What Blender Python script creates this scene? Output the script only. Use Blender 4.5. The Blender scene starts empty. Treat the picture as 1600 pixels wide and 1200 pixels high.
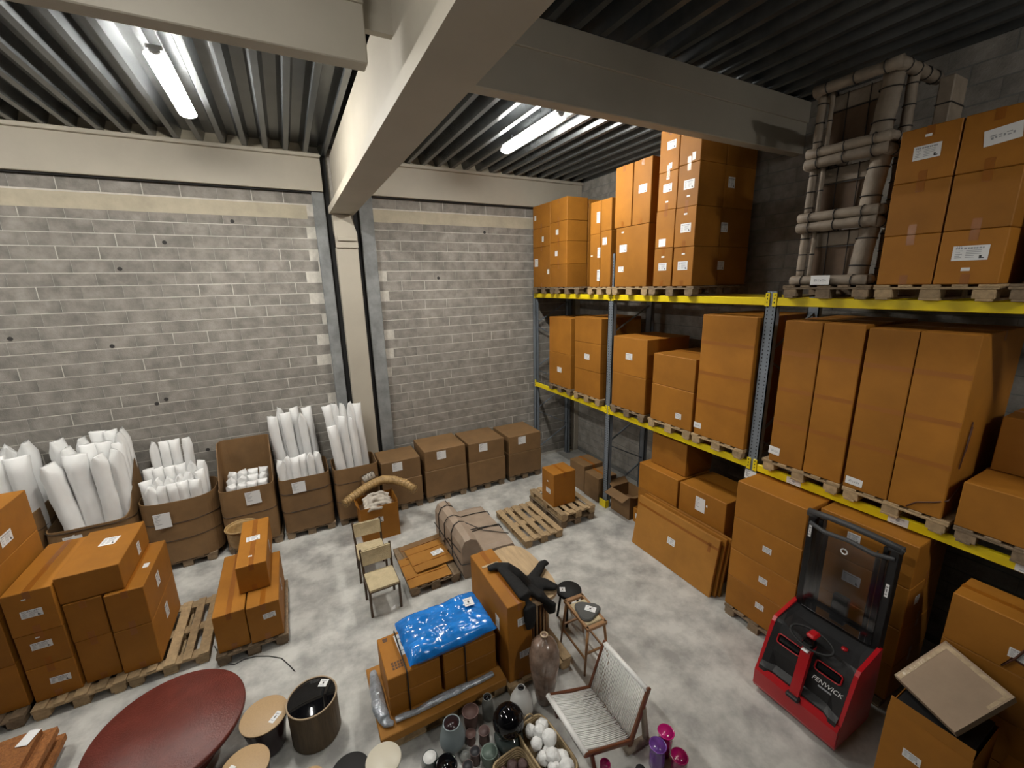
import bpy, bmesh, math, random
from mathutils import Vector, Matrix, noise
random.seed(11)
S = bpy.context.scene
C = S.collection
PI = math.pi
# ------------------------------------------------------------------ camera
CAM_H = 4.56
yaw, pitch, roll, FPX = 0.48092, -0.23382, -0.02244, 656.66
def cam_axes():
    f = Vector((math.sin(yaw)*math.cos(pitch), math.cos(yaw)*math.cos(pitch), math.sin(pitch)))
    r = Vector((math.cos(yaw), -math.sin(yaw), 0)); u = r.cross(f)
    return math.cos(roll)*r + math.sin(roll)*u, -math.sin(roll)*r + math.cos(roll)*u, f
cr, cu, cf = cam_axes()
cam = bpy.data.cameras.new('camera'); cam.sensor_width = 36; cam.lens = FPX/1600*36; cam.clip_start = 0.05; cam.clip_end = 100
camo = bpy.data.objects.new('camera', cam); C.objects.link(camo)
camo.matrix_world = Matrix(((cr.x, cu.x, -cf.x, 0), (cr.y, cu.y, -cf.y, 0), (cr.z, cu.z, -cf.z, CAM_H), (0, 0, 0, 1)))
S.camera = camo
# ------------------------------------------------------------------ world and exposure
w = bpy.data.worlds.new('world'); S.world = w; w.use_nodes = True
w.node_tree.nodes['Background'].inputs[0].default_value = (0.5, 0.52, 0.55, 1); w.node_tree.nodes['Background'].inputs[1].default_value = 0.1
S.view_settings.view_transform = 'Standard'; S.view_settings.look = 'None'; S.view_settings.gamma = 1; S.view_settings.use_curve_mapping = False
S.view_settings.exposure = 2.6
LAMP = 30.0          # emission of the tube diffusers; the only lights of the hall
# ------------------------------------------------------------------ materials
MATS = {}
ALB = 0.75          # common albedo level
def nd(nt, t, **kw):
    n = nt.nodes.new(t)
    for k, v in kw.items(): setattr(n, k, v)
    return n
def mat(name, col, rough=0.6, metal=0.0, nscale=0, namt=0.0, bscale=0, bstr=0.0, rnd=0.0, spec=0.5, stretch=None, col2=None, coat=0.0, trans=0.0, emit=0.0, ramp=(0.3, 0.7)):
    m = bpy.data.materials.new(name); m.use_nodes = True; nt = m.node_tree; b = nt.nodes['Principled BSDF']
    col = tuple(x*ALB for x in col); col2 = tuple(x*ALB for x in col2) if col2 else None
    L = nt.links.new
    b.inputs['Roughness'].default_value = rough; b.inputs['Metallic'].default_value = metal
    b.inputs['Specular IOR Level'].default_value = spec; b.inputs['Coat Weight'].default_value = coat
    b.inputs['Transmission Weight'].default_value = trans
    tc = nd(nt, 'ShaderNodeTexCoord'); vec = tc.outputs['Object']
    if rnd:
        oi = nd(nt, 'ShaderNodeObjectInfo'); ad = nd(nt, 'ShaderNodeVectorMath', operation='MULTIPLY_ADD')
        cb = nd(nt, 'ShaderNodeCombineXYZ'); L(oi.outputs['Random'], cb.inputs[0]); L(oi.outputs['Random'], cb.inputs[1]); L(oi.outputs['Random'], cb.inputs[2])
        L(cb.outputs[0], ad.inputs[0]); ad.inputs[1].default_value = (37, 53, 71); L(vec, ad.inputs[2]); vec = ad.outputs[0]
    if stretch:
        mp = nd(nt, 'ShaderNodeMapping'); mp.inputs['Scale'].default_value = stretch; L(vec, mp.inputs[0]); vec = mp.outputs[0]
    c = nd(nt, 'ShaderNodeRGB'); c.outputs[0].default_value = (*col, 1); out = c.outputs[0]
    if namt:
        n = nd(nt, 'ShaderNodeTexNoise'); n.inputs['Scale'].default_value = nscale; n.inputs['Detail'].default_value = 6; n.inputs['Roughness'].default_value = 0.62; L(vec, n.inputs['Vector'])
        rp = nd(nt, 'ShaderNodeValToRGB'); rp.color_ramp.elements[0].position = ramp[0]; rp.color_ramp.elements[1].position = ramp[1]
        lo = col2 if col2 else tuple(x*(1-namt) for x in col)
        hi = col if col2 else tuple(min(1, x*(1+namt*0.6)) for x in col)
        rp.color_ramp.elements[0].color = (*lo, 1); rp.color_ramp.elements[1].color = (*hi, 1); L(n.outputs['Fac'], rp.inputs[0]); out = rp.outputs[0]
    if rnd:
        mr = nd(nt, 'ShaderNodeMapRange'); mr.inputs['To Min'].default_value = 1-rnd; mr.inputs['To Max'].default_value = 1+rnd; L(oi.outputs['Random'], mr.inputs[0])
        mx = nd(nt, 'ShaderNodeVectorMath', operation='SCALE'); L(out, mx.inputs[0]); L(mr.outputs[0], mx.inputs['Scale']); out = mx.outputs[0]
    L(out, b.inputs['Base Color'])
    if bstr:
        n2 = nd(nt, 'ShaderNodeTexNoise'); n2.inputs['Scale'].default_value = bscale; n2.inputs['Detail'].default_value = 4; L(vec, n2.inputs['Vector'])
        bp = nd(nt, 'ShaderNodeBump'); bp.inputs['Strength'].default_value = bstr; bp.inputs['Distance'].default_value = 0.02; L(n2.outputs['Fac'], bp.inputs['Height']); L(bp.outputs[0], b.inputs['Normal'])
    if emit:
        b.inputs['Emission Color'].default_value = (1.0, 0.97, 0.9, 1); b.inputs['Emission Strength'].default_value = emit
    MATS[name] = m
    return m
mat('floor_concrete', (0.74, 0.73, 0.685), 0.45, nscale=2.3, namt=1, col2=(0.40, 0.395, 0.375), bscale=14, bstr=0.1, ramp=(0.36, 0.62))
mat('block', (0.36, 0.333, 0.298), 0.9, nscale=5, namt=0.35, bscale=60, bstr=0.35, rnd=0.10)
def damp_ends(name):
    nt = MATS[name].node_tree; L = nt.links.new; b = nt.nodes['Principled BSDF']; src = b.inputs['Base Color'].links[0].from_socket
    tc = nd(nt, 'ShaderNodeTexCoord'); sp = nd(nt, 'ShaderNodeSeparateXYZ'); L(tc.outputs['Object'], sp.inputs[0]); ab = nd(nt, 'ShaderNodeMath', operation='ABSOLUTE'); L(sp.outputs[0], ab.inputs[0])
    oi = nd(nt, 'ShaderNodeObjectInfo'); ns = nd(nt, 'ShaderNodeTexNoise'); ns.inputs['Scale'].default_value = 6; L(tc.outputs['Object'], ns.inputs[0])
    rp = nd(nt, 'ShaderNodeValToRGB'); L(ab.outputs[0], rp.inputs[0]); e = rp.color_ramp.elements; e[0].position = .10; e[0].color = (0, 0, 0, 1); e[1].position = .25; e[1].color = (1, 1, 1, 1); q = e.new(.262); q.color = (1, 1, 1, 1); q = e.new(.27); q.color = (0, 0, 0, 1)
    m1 = nd(nt, 'ShaderNodeMath', operation='MULTIPLY'); L(rp.outputs[0], m1.inputs[0]); L(oi.outputs['Random'], m1.inputs[1]); m2 = nd(nt, 'ShaderNodeMath', operation='MULTIPLY'); L(m1.outputs[0], m2.inputs[0]); L(ns.outputs['Fac'], m2.inputs[1])
    mx = nd(nt, 'ShaderNodeMix', data_type='RGBA'); L(m2.outputs[0], mx.inputs[0]); L(src, mx.inputs[6]); mx.inputs[7].default_value = (.10, .095, .088, 1); L(mx.outputs[2], b.inputs['Base Color'])
damp_ends('block')
mat('mortar', (0.74, 0.70, 0.63), 0.9, nscale=9, namt=0.2, bscale=40, bstr=0.3)
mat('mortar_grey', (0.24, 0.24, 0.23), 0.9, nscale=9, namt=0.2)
mat('pale_concrete', (0.60, 0.53, 0.40), 0.85, nscale=3, namt=0.18, bscale=20, bstr=0.2)
mat('grey_concrete', (0.30, 0.31, 0.31), 0.8, nscale=3.5, namt=0.35, bscale=25, bstr=0.2)
mat('wall_plain', (0.16, 0.16, 0.158), 0.8, nscale=2, namt=0.2)
mat('cream_paint', (0.55, 0.50, 0.41), 0.6, nscale=1.2, namt=0.08)
mat('deck_steel', (0.15, 0.16, 0.166), 0.26, metal=0.65, nscale=4, namt=0.25, bscale=3, bstr=0.03)
mat('dark_gap', (0.02, 0.02, 0.02), 0.9)
mat('lamp_white', (0.75, 0.75, 0.75), 0.5)
mat('lamp_tube', (1, 1, 1), 0.5, emit=LAMP)
mat('lamp_tube_dim', (1, 1, 1), 0.5, emit=LAMP*.32)  # emission lowered so the beams stay bright while carton fronts stay dark
mat('card', (0.435, 0.172, 0.018), 0.62, spec=0.3, nscale=2.2, namt=0.16, bscale=9, bstr=0.05, rnd=0.12)
mat('card_olive', (0.26, 0.145, 0.058), 0.65, nscale=2.5, namt=0.2, bscale=7, bstr=0.1, rnd=0.1)
mat('card_flat', (0.45, 0.20, 0.035), 0.65, spec=0.3, nscale=2.2, namt=0.16, bscale=9, bstr=0.06, rnd=0.12)
mat('card_pale', (0.40, 0.28, 0.18), 0.6, nscale=3, namt=0.15, bscale=8, bstr=0.12, rnd=0.08)
mat('card_inside', (0.22, 0.12, 0.05), 0.7, nscale=3, namt=0.15)
mat('kraft_paper', (0.44, 0.335, 0.25), 0.6, nscale=5, namt=0.15, bscale=9, bstr=0.25)
mat('panel_brown', (0.17, 0.10, 0.055), 0.7, nscale=5, namt=0.2)
mat('wrap_paper', (0.36, 0.29, 0.22), 0.65, nscale=6, namt=0.25, bscale=14, bstr=0.4, rnd=0.12)
mat('tape', (0.37, 0.125, 0.012), 0.32, nscale=6, namt=0.1, bscale=20, bstr=0.1)
mat('clear_tape', (0.62, 0.47, 0.30), 0.15, nscale=12, namt=0.3, bscale=30, bstr=0.4)
mat('paper_white', (1.0, 1.0, 1.0), 0.55)
mat('print_grey', (0.42, 0.43, 0.46), 0.6)
mat('print_black', (0.03, 0.03, 0.035), 0.5)
mat('print_brown', (0.12, 0.05, 0.02), 0.6)
mat('pallet_wood', (0.50, 0.35, 0.19), 0.75, nscale=3, namt=0.3, bscale=30, bstr=0.15, rnd=0.2, stretch=(6, 6, 6))
mat('pallet_old', (0.27, 0.19, 0.115), 0.8, nscale=3, namt=0.35, bscale=30, bstr=0.2, rnd=0.25, stretch=(6, 6, 6))
mat('rack_yellow', (1.12, 0.86, 0.006), 0.4, nscale=8, namt=0.05)
mat('rack_steel', (0.27, 0.31, 0.36), 0.45, metal=0.3, nscale=6, namt=0.15)
mat('rack_dark', (0.10, 0.12, 0.14), 0.5, metal=0.3)
mat('white_wrap', (1.05, 1.05, 1.04), 0.35, nscale=6, namt=0.05, bscale=(9), bstr=0.35)
mat('tape_dull', (0.38, 0.13, 0.010), 0.5)
mat('white_foam', (1.0, 1.0, .98), 0.5, nscale=6, namt=0.06, bscale=30, bstr=0.4)
mat('strap_black', (0.02, 0.017, 0.016), 0.45)
mat('strap_brown', (0.10, 0.035, 0.02), 0.5)
mat('red_lacquer', (0.18, 0.038, 0.027), 0.36, nscale=7, namt=0.25, bscale=60, bstr=0.25)
mat('tan_top', (0.60, 0.40, 0.21), 0.5, nscale=60, namt=0.08)
mat('dark_wine', (0.030, 0.012, 0.014), 0.25)
mat('bark_wood', (0.16, 0.105, 0.052), 0.6, nscale=4, namt=0.45, bscale=10, bstr=0.3, stretch=(5, 5, 0.6))
mat('bark_rim', (0.52, 0.38, 0.24), 0.5)
mat('gloss_black', (0.0036, 0.0036, 0.0048), 0.06)
mat('matt_black', (0.0060, 0.0060, 0.0065), 0.7)
mat('cream_ceramic', (0.76, 0.70, 0.56), 0.4)
mat('white_ceramic', (0.80, 0.79, 0.76), 0.3)
mat('blue_plastic', (0.014, 0.25, 0.82), 0.2, nscale=4, namt=0.35, bscale=9, bstr=0.2, coat=0.2, stretch=(1, 2.2, 1))
mat('silver_film', (0.60, 0.65, 0.72), 0.16, metal=0.4, nscale=12, namt=0.4, bscale=22, bstr=0.9)
mat('black_cloth', (0.0032, 0.0032, 0.0036), 0.85, bscale=30, bstr=0.3)
mat('light_wood', (0.62, 0.44, 0.25), 0.5, nscale=2.5, namt=0.22, stretch=(8, 1, 8))
mat('stool_wood', (0.42, 0.22, 0.095), 0.45, nscale=4, namt=0.2)
mat('chair_wood', (0.085, 0.048, 0.024), 0.45, nscale=5, namt=0.25)
mat('teak', (0.20, 0.065, 0.026), 0.35, nscale=5, namt=0.25)
mat('straw', (0.66, 0.54, 0.33), 0.7, nscale=9, namt=0.18, bscale=70, bstr=0.35)
mat('rattan', (0.52, 0.33, 0.13), 0.55, nscale=14, namt=0.3, bscale=40, bstr=0.3)
mat('rattan_pale', (0.50, 0.36, 0.19), 0.6, nscale=14, namt=0.3, bscale=60, bstr=0.3)
mat('linen', (0.62, 0.56, 0.48), 0.8, nscale=9, namt=0.12, bscale=40, bstr=0.2)
mat('grey_felt', (0.12, 0.12, 0.115), 0.9, bscale=60, bstr=0.4)
mat('cord_white', (1.02, 1.01, .98), 0.5)
mat('stone_vase', (0.30, 0.205, 0.155), 0.22, nscale=9, namt=0.5, bscale=20, bstr=0.1, coat=0.3)
mat('blue_grey_clay', (0.36, 0.43, 0.45), 0.6, nscale=8, namt=0.06)
mat('rose_clay', (0.1800, 0.0990, 0.0840), 0.6, nscale=8, namt=0.15)
mat('mauve_clay', (0.1320, 0.0780, 0.0720), 0.6, nscale=8, namt=0.15)
mat('sage_clay', (0.1430, 0.1950, 0.1625), 0.45, nscale=8, namt=0.1)
mat('grey_clay', (0.3150, 0.3225, 0.3000), 0.5, nscale=8, namt=0.1)
mat('smoke_glass', (0.07, 0.09, 0.085), 0.1, coat=0.4)
mat('pink_glass', (0.60, 0.012, 0.20), 0.15, coat=0.4)
mat('pink_dark', (0.30, 0.005, 0.085), 0.2, coat=0.4)
mat('violet_glass', (0.20, 0.07, 0.38), 0.2, coat=0.4)
mat('coir', (0.43, 0.165, 0.045), 0.9, nscale=30, namt=0.35, bscale=90, bstr=0.8, rnd=0.15)
mat('truck_red', (0.52, 0.006, 0.012), 0.28, coat=0.3)
mat('truck_black', (0.010, 0.010, 0.011), 0.5, nscale=20, namt=0.15, bscale=90, bstr=0.1)
mat('truck_grey', (0.05, 0.05, 0.053), 0.55)
mat('mast_black', (0.010, 0.010, 0.011), 0.3)
mat('chrome', (0.5, 0.5, 0.5), 0.2, metal=0.9)
mat('tag_yellow', (0.75, 0.55, 0.02), 0.5)
mat('stain', (0.045, 0.042, 0.04), 0.9)
def glass_mat():
    m = bpy.data.materials.new('clear_screen'); m.use_nodes = True; nt = m.node_tree
    for n in list(nt.nodes): nt.nodes.remove(n)
    o = nd(nt, 'ShaderNodeOutputMaterial'); mx = nd(nt, 'ShaderNodeMixShader'); t = nd(nt, 'ShaderNodeBsdfTransparent'); g = nd(nt, 'ShaderNodeBsdfGlossy')
    t.inputs[0].default_value = (0.72, 0.72, 0.74, 1); g.inputs['Roughness'].default_value = 0.12; fr = nd(nt, 'ShaderNodeFresnel'); fr.inputs[0].default_value = 1.5
    nt.links.new(fr.outputs[0], mx.inputs[0]); nt.links.new(t.outputs[0], mx.inputs[1]); nt.links.new(g.outputs[0], mx.inputs[2]); nt.links.new(mx.outputs[0], o.inputs[0])
    MATS['clear_screen'] = m
glass_mat()
# ------------------------------------------------------------------ mesh helpers
class MB:
    def __init__(s): s.v = []; s.f = []; s.m = []; s.sm = []
    def add(s, vs, fs, mi=0, sm=False):
        k = len(s.v); s.v += [tuple(v) for v in vs]
        for f in fs: s.f.append(tuple(i+k for i in f)); s.m.append(mi); s.sm.append(sm)
        return s
    def box(s, a, b, mi=0, c=0.0, M=None):
        x0, y0, z0 = a; x1, y1, z1 = b
        if c <= 0:
            vs = [Vector((x, y, z)) for z in (z0, z1) for y in (y0, y1) for x in (x0, x1)]
            fs = [(0, 2, 3, 1), (4, 5, 7, 6), (0, 1, 5, 4), (2, 6, 7, 3), (0, 4, 6, 2), (1, 3, 7, 5)]
        else:
            cx, cy, cz = (x0+x1)/2, (y0+y1)/2, (z0+z1)/2; hx, hy, hz = (x1-x0)/2, (y1-y0)/2, (z1-z0)/2
            vs = []; idx = {}
            for sx in (-1, 1):
                for sy in (-1, 1):
                    for sz in (-1, 1):
                        for k in range(3):
                            p = [hx, hy, hz]
                            for j in range(3):
                                if j != k: p[j] -= c
                            idx[(sx, sy, sz, k)] = len(vs); vs.append(Vector((cx+sx*p[0], cy+sy*p[1], cz+sz*p[2])))
            fs = []
            for k in range(3):
                a_, b_ = [j for j in range(3) if j != k]
                for sgn in (-1, 1):
                    q = []
                    for (u, v) in ((-1, -1), (1, -1), (1, 1), (-1, 1)):
                        t = [0, 0, 0]; t[k] = sgn; t[a_] = u; t[b_] = v; q.append(idx[(*t, k)])
                    if (sgn < 0) == (k != 1): q.reverse()
                    fs.append(tuple(q))
            for k in range(3):      # edges running along axis k
                a_, b_ = [j for j in range(3) if j != k]
                for u in (-1, 1):
                    for v in (-1, 1):
                        t0 = [0, 0, 0]; t1 = [0, 0, 0]; t0[k] = -1; t1[k] = 1
                        for t in (t0, t1): t[a_] = u; t[b_] = v
                        fs.append((idx[(*t0, a_)], idx[(*t1, a_)], idx[(*t1, b_)], idx[(*t0, b_)]))
            for sx in (-1, 1):
                for sy in (-1, 1):
                    for sz in (-1, 1): fs.append(tuple(idx[(sx, sy, sz, k)] for k in range(3)))
        if M is not None: vs = [M @ v for v in vs]
        return s.add(vs, fs, mi)
    def bar(s, p, q, wd, th, mi=0, up=(0, 0, 1), c=0.0):
        p, q = Vector(p), Vector(q); d = q-p; L = d.length; d.normalize(); u = Vector(up)
        if abs(d.dot(u)) > 0.98: u = Vector((0, 1, 0))
        x = d.cross(u).normalized(); y = x.cross(d)
        M = Matrix(((d.x, x.x, y.x, p.x), (d.y, x.y, y.y, p.y), (d.z, x.z, y.z, p.z), (0, 0, 0, 1)))
        return s.box((0, -wd/2, -th/2), (L, wd/2, th/2), mi, c, M)
    def tube(s, path, r, n=8, mi=0, closed=False, caps=True, flat=1.0, up=None, sm=True):
        P = [Vector(p) for p in path]; N = len(P); vs = []; fs = []
        R = r if isinstance(r, (list, tuple)) else [r]*N
        pu = Vector(up) if up else None
        for i in range(N):
            a = P[(i-1) % N] if (closed or i > 0) else P[i]; b = P[(i+1) % N] if (closed or i < N-1) else P[i]
            t = (b-a).normalized()
            if pu is None: pu = Vector((0, 0, 1)) if abs(t.z) < 0.9 else Vector((1, 0, 0))
            x = t.cross(pu)
            if x.length < 1e-4: x = t.cross(Vector((0.3, 0.7, 0.2)))
            x.normalize(); y = x.cross(t)
            if not up: pu = y
            for k in range(n):
                a_ = 2*PI*k/n; vs.append(P[i] + x*math.cos(a_)*R[i] + y*math.sin(a_)*R[i]*flat)
        M = N if closed else N-1
        for i in range(M):
            for k in range(n):
                j = (i+1) % N; fs.append((i*n+k, i*n+(k+1) % n, j*n+(k+1) % n, j*n+k))
        if caps and not closed: fs.append(tuple(range(n-1, -1, -1))); fs.append(tuple((N-1)*n+k for k in range(n)))
        return s.add(vs, fs, mi, sm)
    def lathe(s, prof, n=24, at=(0, 0, 0), mi=0, sm=True, sx=1.0, sy=1.0, cap=True):
        vs = []; fs = []; a = Vector(at)
        for r, z in prof:
            for k in range(n):
                t = 2*PI*k/n; vs.append(a+Vector((r*math.cos(t)*sx, r*math.sin(t)*sy, z)))
        for i in range(len(prof)-1):
            for k in range(n): fs.append((i*n+k, i*n+(k+1) % n, (i+1)*n+(k+1) % n, (i+1)*n+k))
        if prof[0][0] > 1e-5: fs.append(tuple(range(n-1, -1, -1)))
        if cap and prof[-1][0] > 1e-5: fs.append(tuple((len(prof)-1)*n+k for k in range(n)))
        return s.add(vs, fs, mi, sm)
    def prism(s, poly, y0, y1, mi=0):       # polygon in (x,z) extruded along y
        n = len(poly); vs = [(x, y0, z) for x, z in poly]+[(x, y1, z) for x, z in poly]
        fs = [tuple(range(n)), tuple(range(2*n-1, n-1, -1))]+[(i, i+n, (i+1) % n+n, (i+1) % n) for i in range(n)]
        return s.add(vs, fs, mi)
    def surf(s, fn, nu, nv, mi=0, sm=True, wrap=False):
        vs = [fn(i/nu, j/nv) for j in range(nv+1) for i in range(nu+1)]; fs = []
        for j in range(nv):
            for i in range(nu): a = j*(nu+1)+i; fs.append((a, a+1, a+nu+2, a+nu+1))
        return s.add(vs, fs, mi, sm)
    def mesh(s, name, mats):
        me = bpy.data.meshes.new(name); me.from_pydata(s.v, [], s.f)
        for m in (mats if isinstance(mats, (list, tuple)) else [mats]): me.materials.append(MATS[m])
        me.polygons.foreach_set('material_index', s.m); me.polygons.foreach_set('use_smooth', s.sm); me.update()
        bm = bmesh.new(); bm.from_mesh(me); bmesh.ops.recalc_face_normals(bm, faces=bm.faces); bm.to_mesh(me); bm.free()
        return me
    def build(s, name, mats, parent=None, loc=None, rz=0.0):
        return link(name, s.mesh(name, mats), parent, loc, rz)
def link(name, data, parent=None, loc=None, rz=0.0):
    o = bpy.data.objects.new(name, data); C.objects.link(o)
    if parent is not None: o.parent = parent
    if loc is not None: o.location = loc
    if rz: o.rotation_euler = (0, 0, rz)
    return o
def tag(o, label=None, cat=None, group=None, kind=None):
    if label: o['label'] = label
    if cat: o['category'] = cat
    if group: o['group'] = group
    if kind: o['kind'] = kind
    return o
def empty(name, loc=(0, 0, 0), rz=0.0, **kw):
    o = link(name, None, None, loc, rz); o.empty_display_size = 0.1
    return tag(o, **kw)
def copy_tree(o, parent=None):
    kids = list(o.children); c = o.copy(); C.objects.link(c); c.parent = parent
    for k in kids: copy_tree(k, c)
    return c
def fuse(mb, name, mats, voxel, smooth=True):   # several overlapping shapes melted into one continuous skin
    me = mb.mesh(name, mats); o = bpy.data.objects.new(name, me); C.objects.link(o)
    m = o.modifiers.new('r', 'REMESH'); m.mode = 'VOXEL'; m.voxel_size = voxel; m.use_smooth_shade = smooth
    m2 = o.modifiers.new('s', 'SMOOTH'); m2.iterations = 3; m2.factor = 0.5
    dg = bpy.context.evaluated_depsgraph_get(); dg.update(); me2 = bpy.data.meshes.new_from_object(o.evaluated_get(dg))
    bpy.data.objects.remove(o); bpy.data.meshes.remove(me); me2.name = name
    return me2
def text_mesh(txt, size, matname, shear=0.0, ext=0.0006, space=1.0):
    cu_ = bpy.data.curves.new('t', 'FONT'); cu_.body = txt; cu_.size = size; cu_.shear = shear; cu_.extrude = ext; cu_.align_x = 'CENTER'; cu_.align_y = 'CENTER'; cu_.space_character = space; cu_.resolution_u = 3
    o = bpy.data.objects.new('t', cu_); C.objects.link(o); dg = bpy.context.evaluated_depsgraph_get(); dg.update()
    me = bpy.data.meshes.new_from_object(o.evaluated_get(dg)); bpy.data.objects.remove(o); bpy.data.curves.remove(cu_)
    me.materials.clear(); me.materials.append(MATS[matname]); me.name = 'lettering'
    return me
def nz(x, y, z, k=1.0): return noise.noise(Vector((x*k, y*k, z*k)))
# ------------------------------------------------------------------ structure
def struct(o, label=None):
    o['kind'] = 'structure'
    if label: o['label'] = label; o['category'] = {'wall': 'wall', 'edge': 'beam', 'cross': 'beam', 'deck': 'mortar filler', 'trim': 'wall joint', 'pier': 'pier', 'corner': 'post'}.get(o.name.split('.')[0].split('_')[0], o.name.split('.')[0])
    return o
XL, XR, YF, YB, ZC = -7.0, 6.72, -5.0, 9.11, 6.9
b = MB(); b.box((XL-.3, YF-.3, -.2), (XR+.3, YB+.3, 0)); fl = struct(b.build('floor', 'floor_concrete'), 'grey power-floated concrete floor with mottled stains')
def deck():
    b = MB(); p = 0.305; x = -3.03-p*13; prof = []
    while x < XR+.2:
        prof += [(x-.035, 6.9), (x+.035, 6.9), (x+.085, 7.055), (x+.215, 7.055)]
        x += p
    ys = (YF, YB)
    vs = [(x, y, z) for y in ys for x, z in prof]; n = len(prof)
    b.add(vs, [(i, i+1, n+i+1, n+i) for i in range(n-1)])
    b.box((XL-.3, YF-.3, 7.12), (XR+.3, YB+.3, 7.2))
    return b
struct(deck().build('ceiling', 'deck_steel'), 'ribbed galvanised steel roof deck on cream beams')
BLK = {}
def block_mesh(L, H, mname):
    k = (round(L, 3), round(H, 3), mname)
    if k not in BLK:
        b = MB(); b.box((-L/2, -.02, 0), (L/2, .012, H), 0, 0.002); BLK[k] = b.mesh('block', mname)
    return BLK[k]
def block_wall(name, origin, axis, length, z_top, ncourse, mname, mortar, near, limit, label, skip=None):
    # backing slab of mortar, blocks of 50 x 20 cm laid in front of it, running along the given horizontal axis
    ox, oy = origin
    b = MB()
    if axis == 'x': b.box((0, .0, 0), (length, .3, 7.15))
    else: b.box((0, -length, 0), (.3, 0, 7.15))
    wall = struct(b.build(name, mortar, None, (ox, oy, 0)), label)
    cells = []
    for c in range(ncourse):
        z = z_top-.2*(c+1)
        if z < 0.0: break
        u = -0.5*random.random() if c % 2 else -0.25-0.12*random.random()
        while u < length:
            wd = 0.5; gap = 0.003 if random.random() > 0.13 else 0.022
            a, e = max(u, 0), min(u+wd, length)
            if e-a > 0.06 and not (skip and skip(a, e, z)): cells.append((a+gap/2, e-gap/2, z))
            u += wd
    if near: cells.sort(key=near)
    rest = MB()
    for i, (a, e, z) in enumerate(cells):
        L = e-a; H = 0.2-0.013
        if i < limit:
            o = link('block', block_mesh(L, H, mname), wall)
            o.location = ((a+e)/2, .0165+random.uniform(-.001, .001), z+.006) if axis == 'x' else (.0165+random.uniform(-.001, .001), -(a+e)/2, z+.006)
            if axis == 'y': o.rotation_euler = (0, 0, -PI/2)
        elif axis == 'x': rest.box((a, -.0035, z+.006), (e, .005, z+.006+H), 0, .002)
        else: rest.box((-.0035, -e, z+.006), (.005, -a, z+.006+H), 0, .002)
    if rest.v: tag(rest.build('blockwork', mname, wall), kind='stuff')
    return wall
# back wall: blocks below the pale ring beam and one course above it
wb = block_wall('wall_back', (XL, YB), 'x', XR-XL, 6.27, 32, 'block', 'mortar', lambda c: (0 if -4.3 < c[0]+XL < 6.0 else 3)+(0 if 1.3 < c[2] < 6.3 else 2)+(1.5 if c[0]+XL > 2.0 and c[2] < 4.3 else 0)+abs(c[0]+XL-.2)*.05, 300,
    'grey concrete block wall with pale mortar joints', skip=lambda a, e, z: (5.81 < z+.1 < 6.06) or (0.62 < a+XL+.25 < 1.72))
b = MB(); b.box((0, -.006, 5.815), (7.55, .02, 6.05)); b.box((8.73, -.006, 5.815), (XR-XL, .02, 6.05)); b.build('ring_beam', 'pale_concrete', wb)
for (x, z) in ((-1.65, 5.35), (-2.29, 4.93), (-3.74, 3.92), (-2.61, 3.71), (-2.07, 2.73), (-2.21, 2.67), (-.65, 5.72), (-1.63, 1.70), (4.14, 5.7), (3.0, 4.72)):
    b = MB(); b.tube([(0, .0, 0), (0, -.004, 0)], .032, 12, sm=False); b.build('plug_hole', 'stain', wb, (x-XL, -.0035, z))
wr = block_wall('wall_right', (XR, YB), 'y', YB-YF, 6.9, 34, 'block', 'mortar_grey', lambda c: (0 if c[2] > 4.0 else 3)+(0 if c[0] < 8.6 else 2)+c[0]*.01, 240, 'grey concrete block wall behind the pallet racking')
b = MB(); b.box((0, 0, 0), (.3, YB-YF, 7.15)); struct(b.build('wall_left', 'wall_plain', None, (XL-.3, YF, 0)), 'plain grey concrete side wall')
b = MB(); b.box((0, 0, 0), (XR-XL, .3, 7.15)); struct(b.build('wall_front', 'wall_plain', None, (XL, YF-.3, 0)), 'plain grey concrete wall facing the block wall')
b = MB(); b.box((XL, YF, 2.86), (XR, -.15, 3.06), 0, .01); struct(b.build('mezzanine', 'grey_concrete'), 'grey concrete mezzanine slab under the viewpoint, out of the picture')
# edge beams on the back wall (cream), with their narrow top ledge
for (xa, xb, lab) in ((XL, .86, 'cream painted edge beam above the wide block bay'), (1.70, XR, 'cream painted edge beam above the block bay beside the racking')):
    b = MB(); b.box((xa, 8.97, 6.285), (xb, YB+.02, 6.84), 0, .006); b.box((xa, 8.90, 6.84), (xb, YB+.02, 6.90), 0, .006)
    b.box((xa, 9.03, 6.262), (xb, YB, 6.285), 1)
    struct(b.build('edge_beam', ['cream_paint', 'dark_gap']), lab)
    b = MB(); x = -3.03-.305*13
    while x < XR:
        if xa-.05 < x and x+.3 < xb+.05: b.add([(x+.035, 8.98, 6.9), (x+.27, 8.98, 6.9), (x+.215, 8.98, 7.055), (x+.085, 8.98, 7.055), (x+.035, 9.1, 6.9), (x+.27, 9.1, 6.9), (x+.215, 9.1, 7.055), (x+.085, 9.1, 7.055)], [(0, 1, 2, 3), (4, 7, 6, 5), (0, 4, 5, 1), (1, 5, 6, 2), (2, 6, 7, 3), (3, 7, 4, 0)])
        x += .305
    struct(b.build('deck_closure', 'pale_concrete'), 'row of mortar fillers closing the deck ribs above the '+('wide' if xa < 0 else 'narrow')+' bay')
# long girder
b = MB(); gp = [(.91, 5.90), (1.345, 5.90), (1.345, 6.02), (1.24, 6.13), (1.24, 6.9), (1.03, 6.9), (1.03, 6.13), (.91, 6.02)]
b.prism(gp, YF, 8.98); struct(b.build('girder', 'cream_paint'), 'deep cream precast roof girder running to the block wall')
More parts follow.
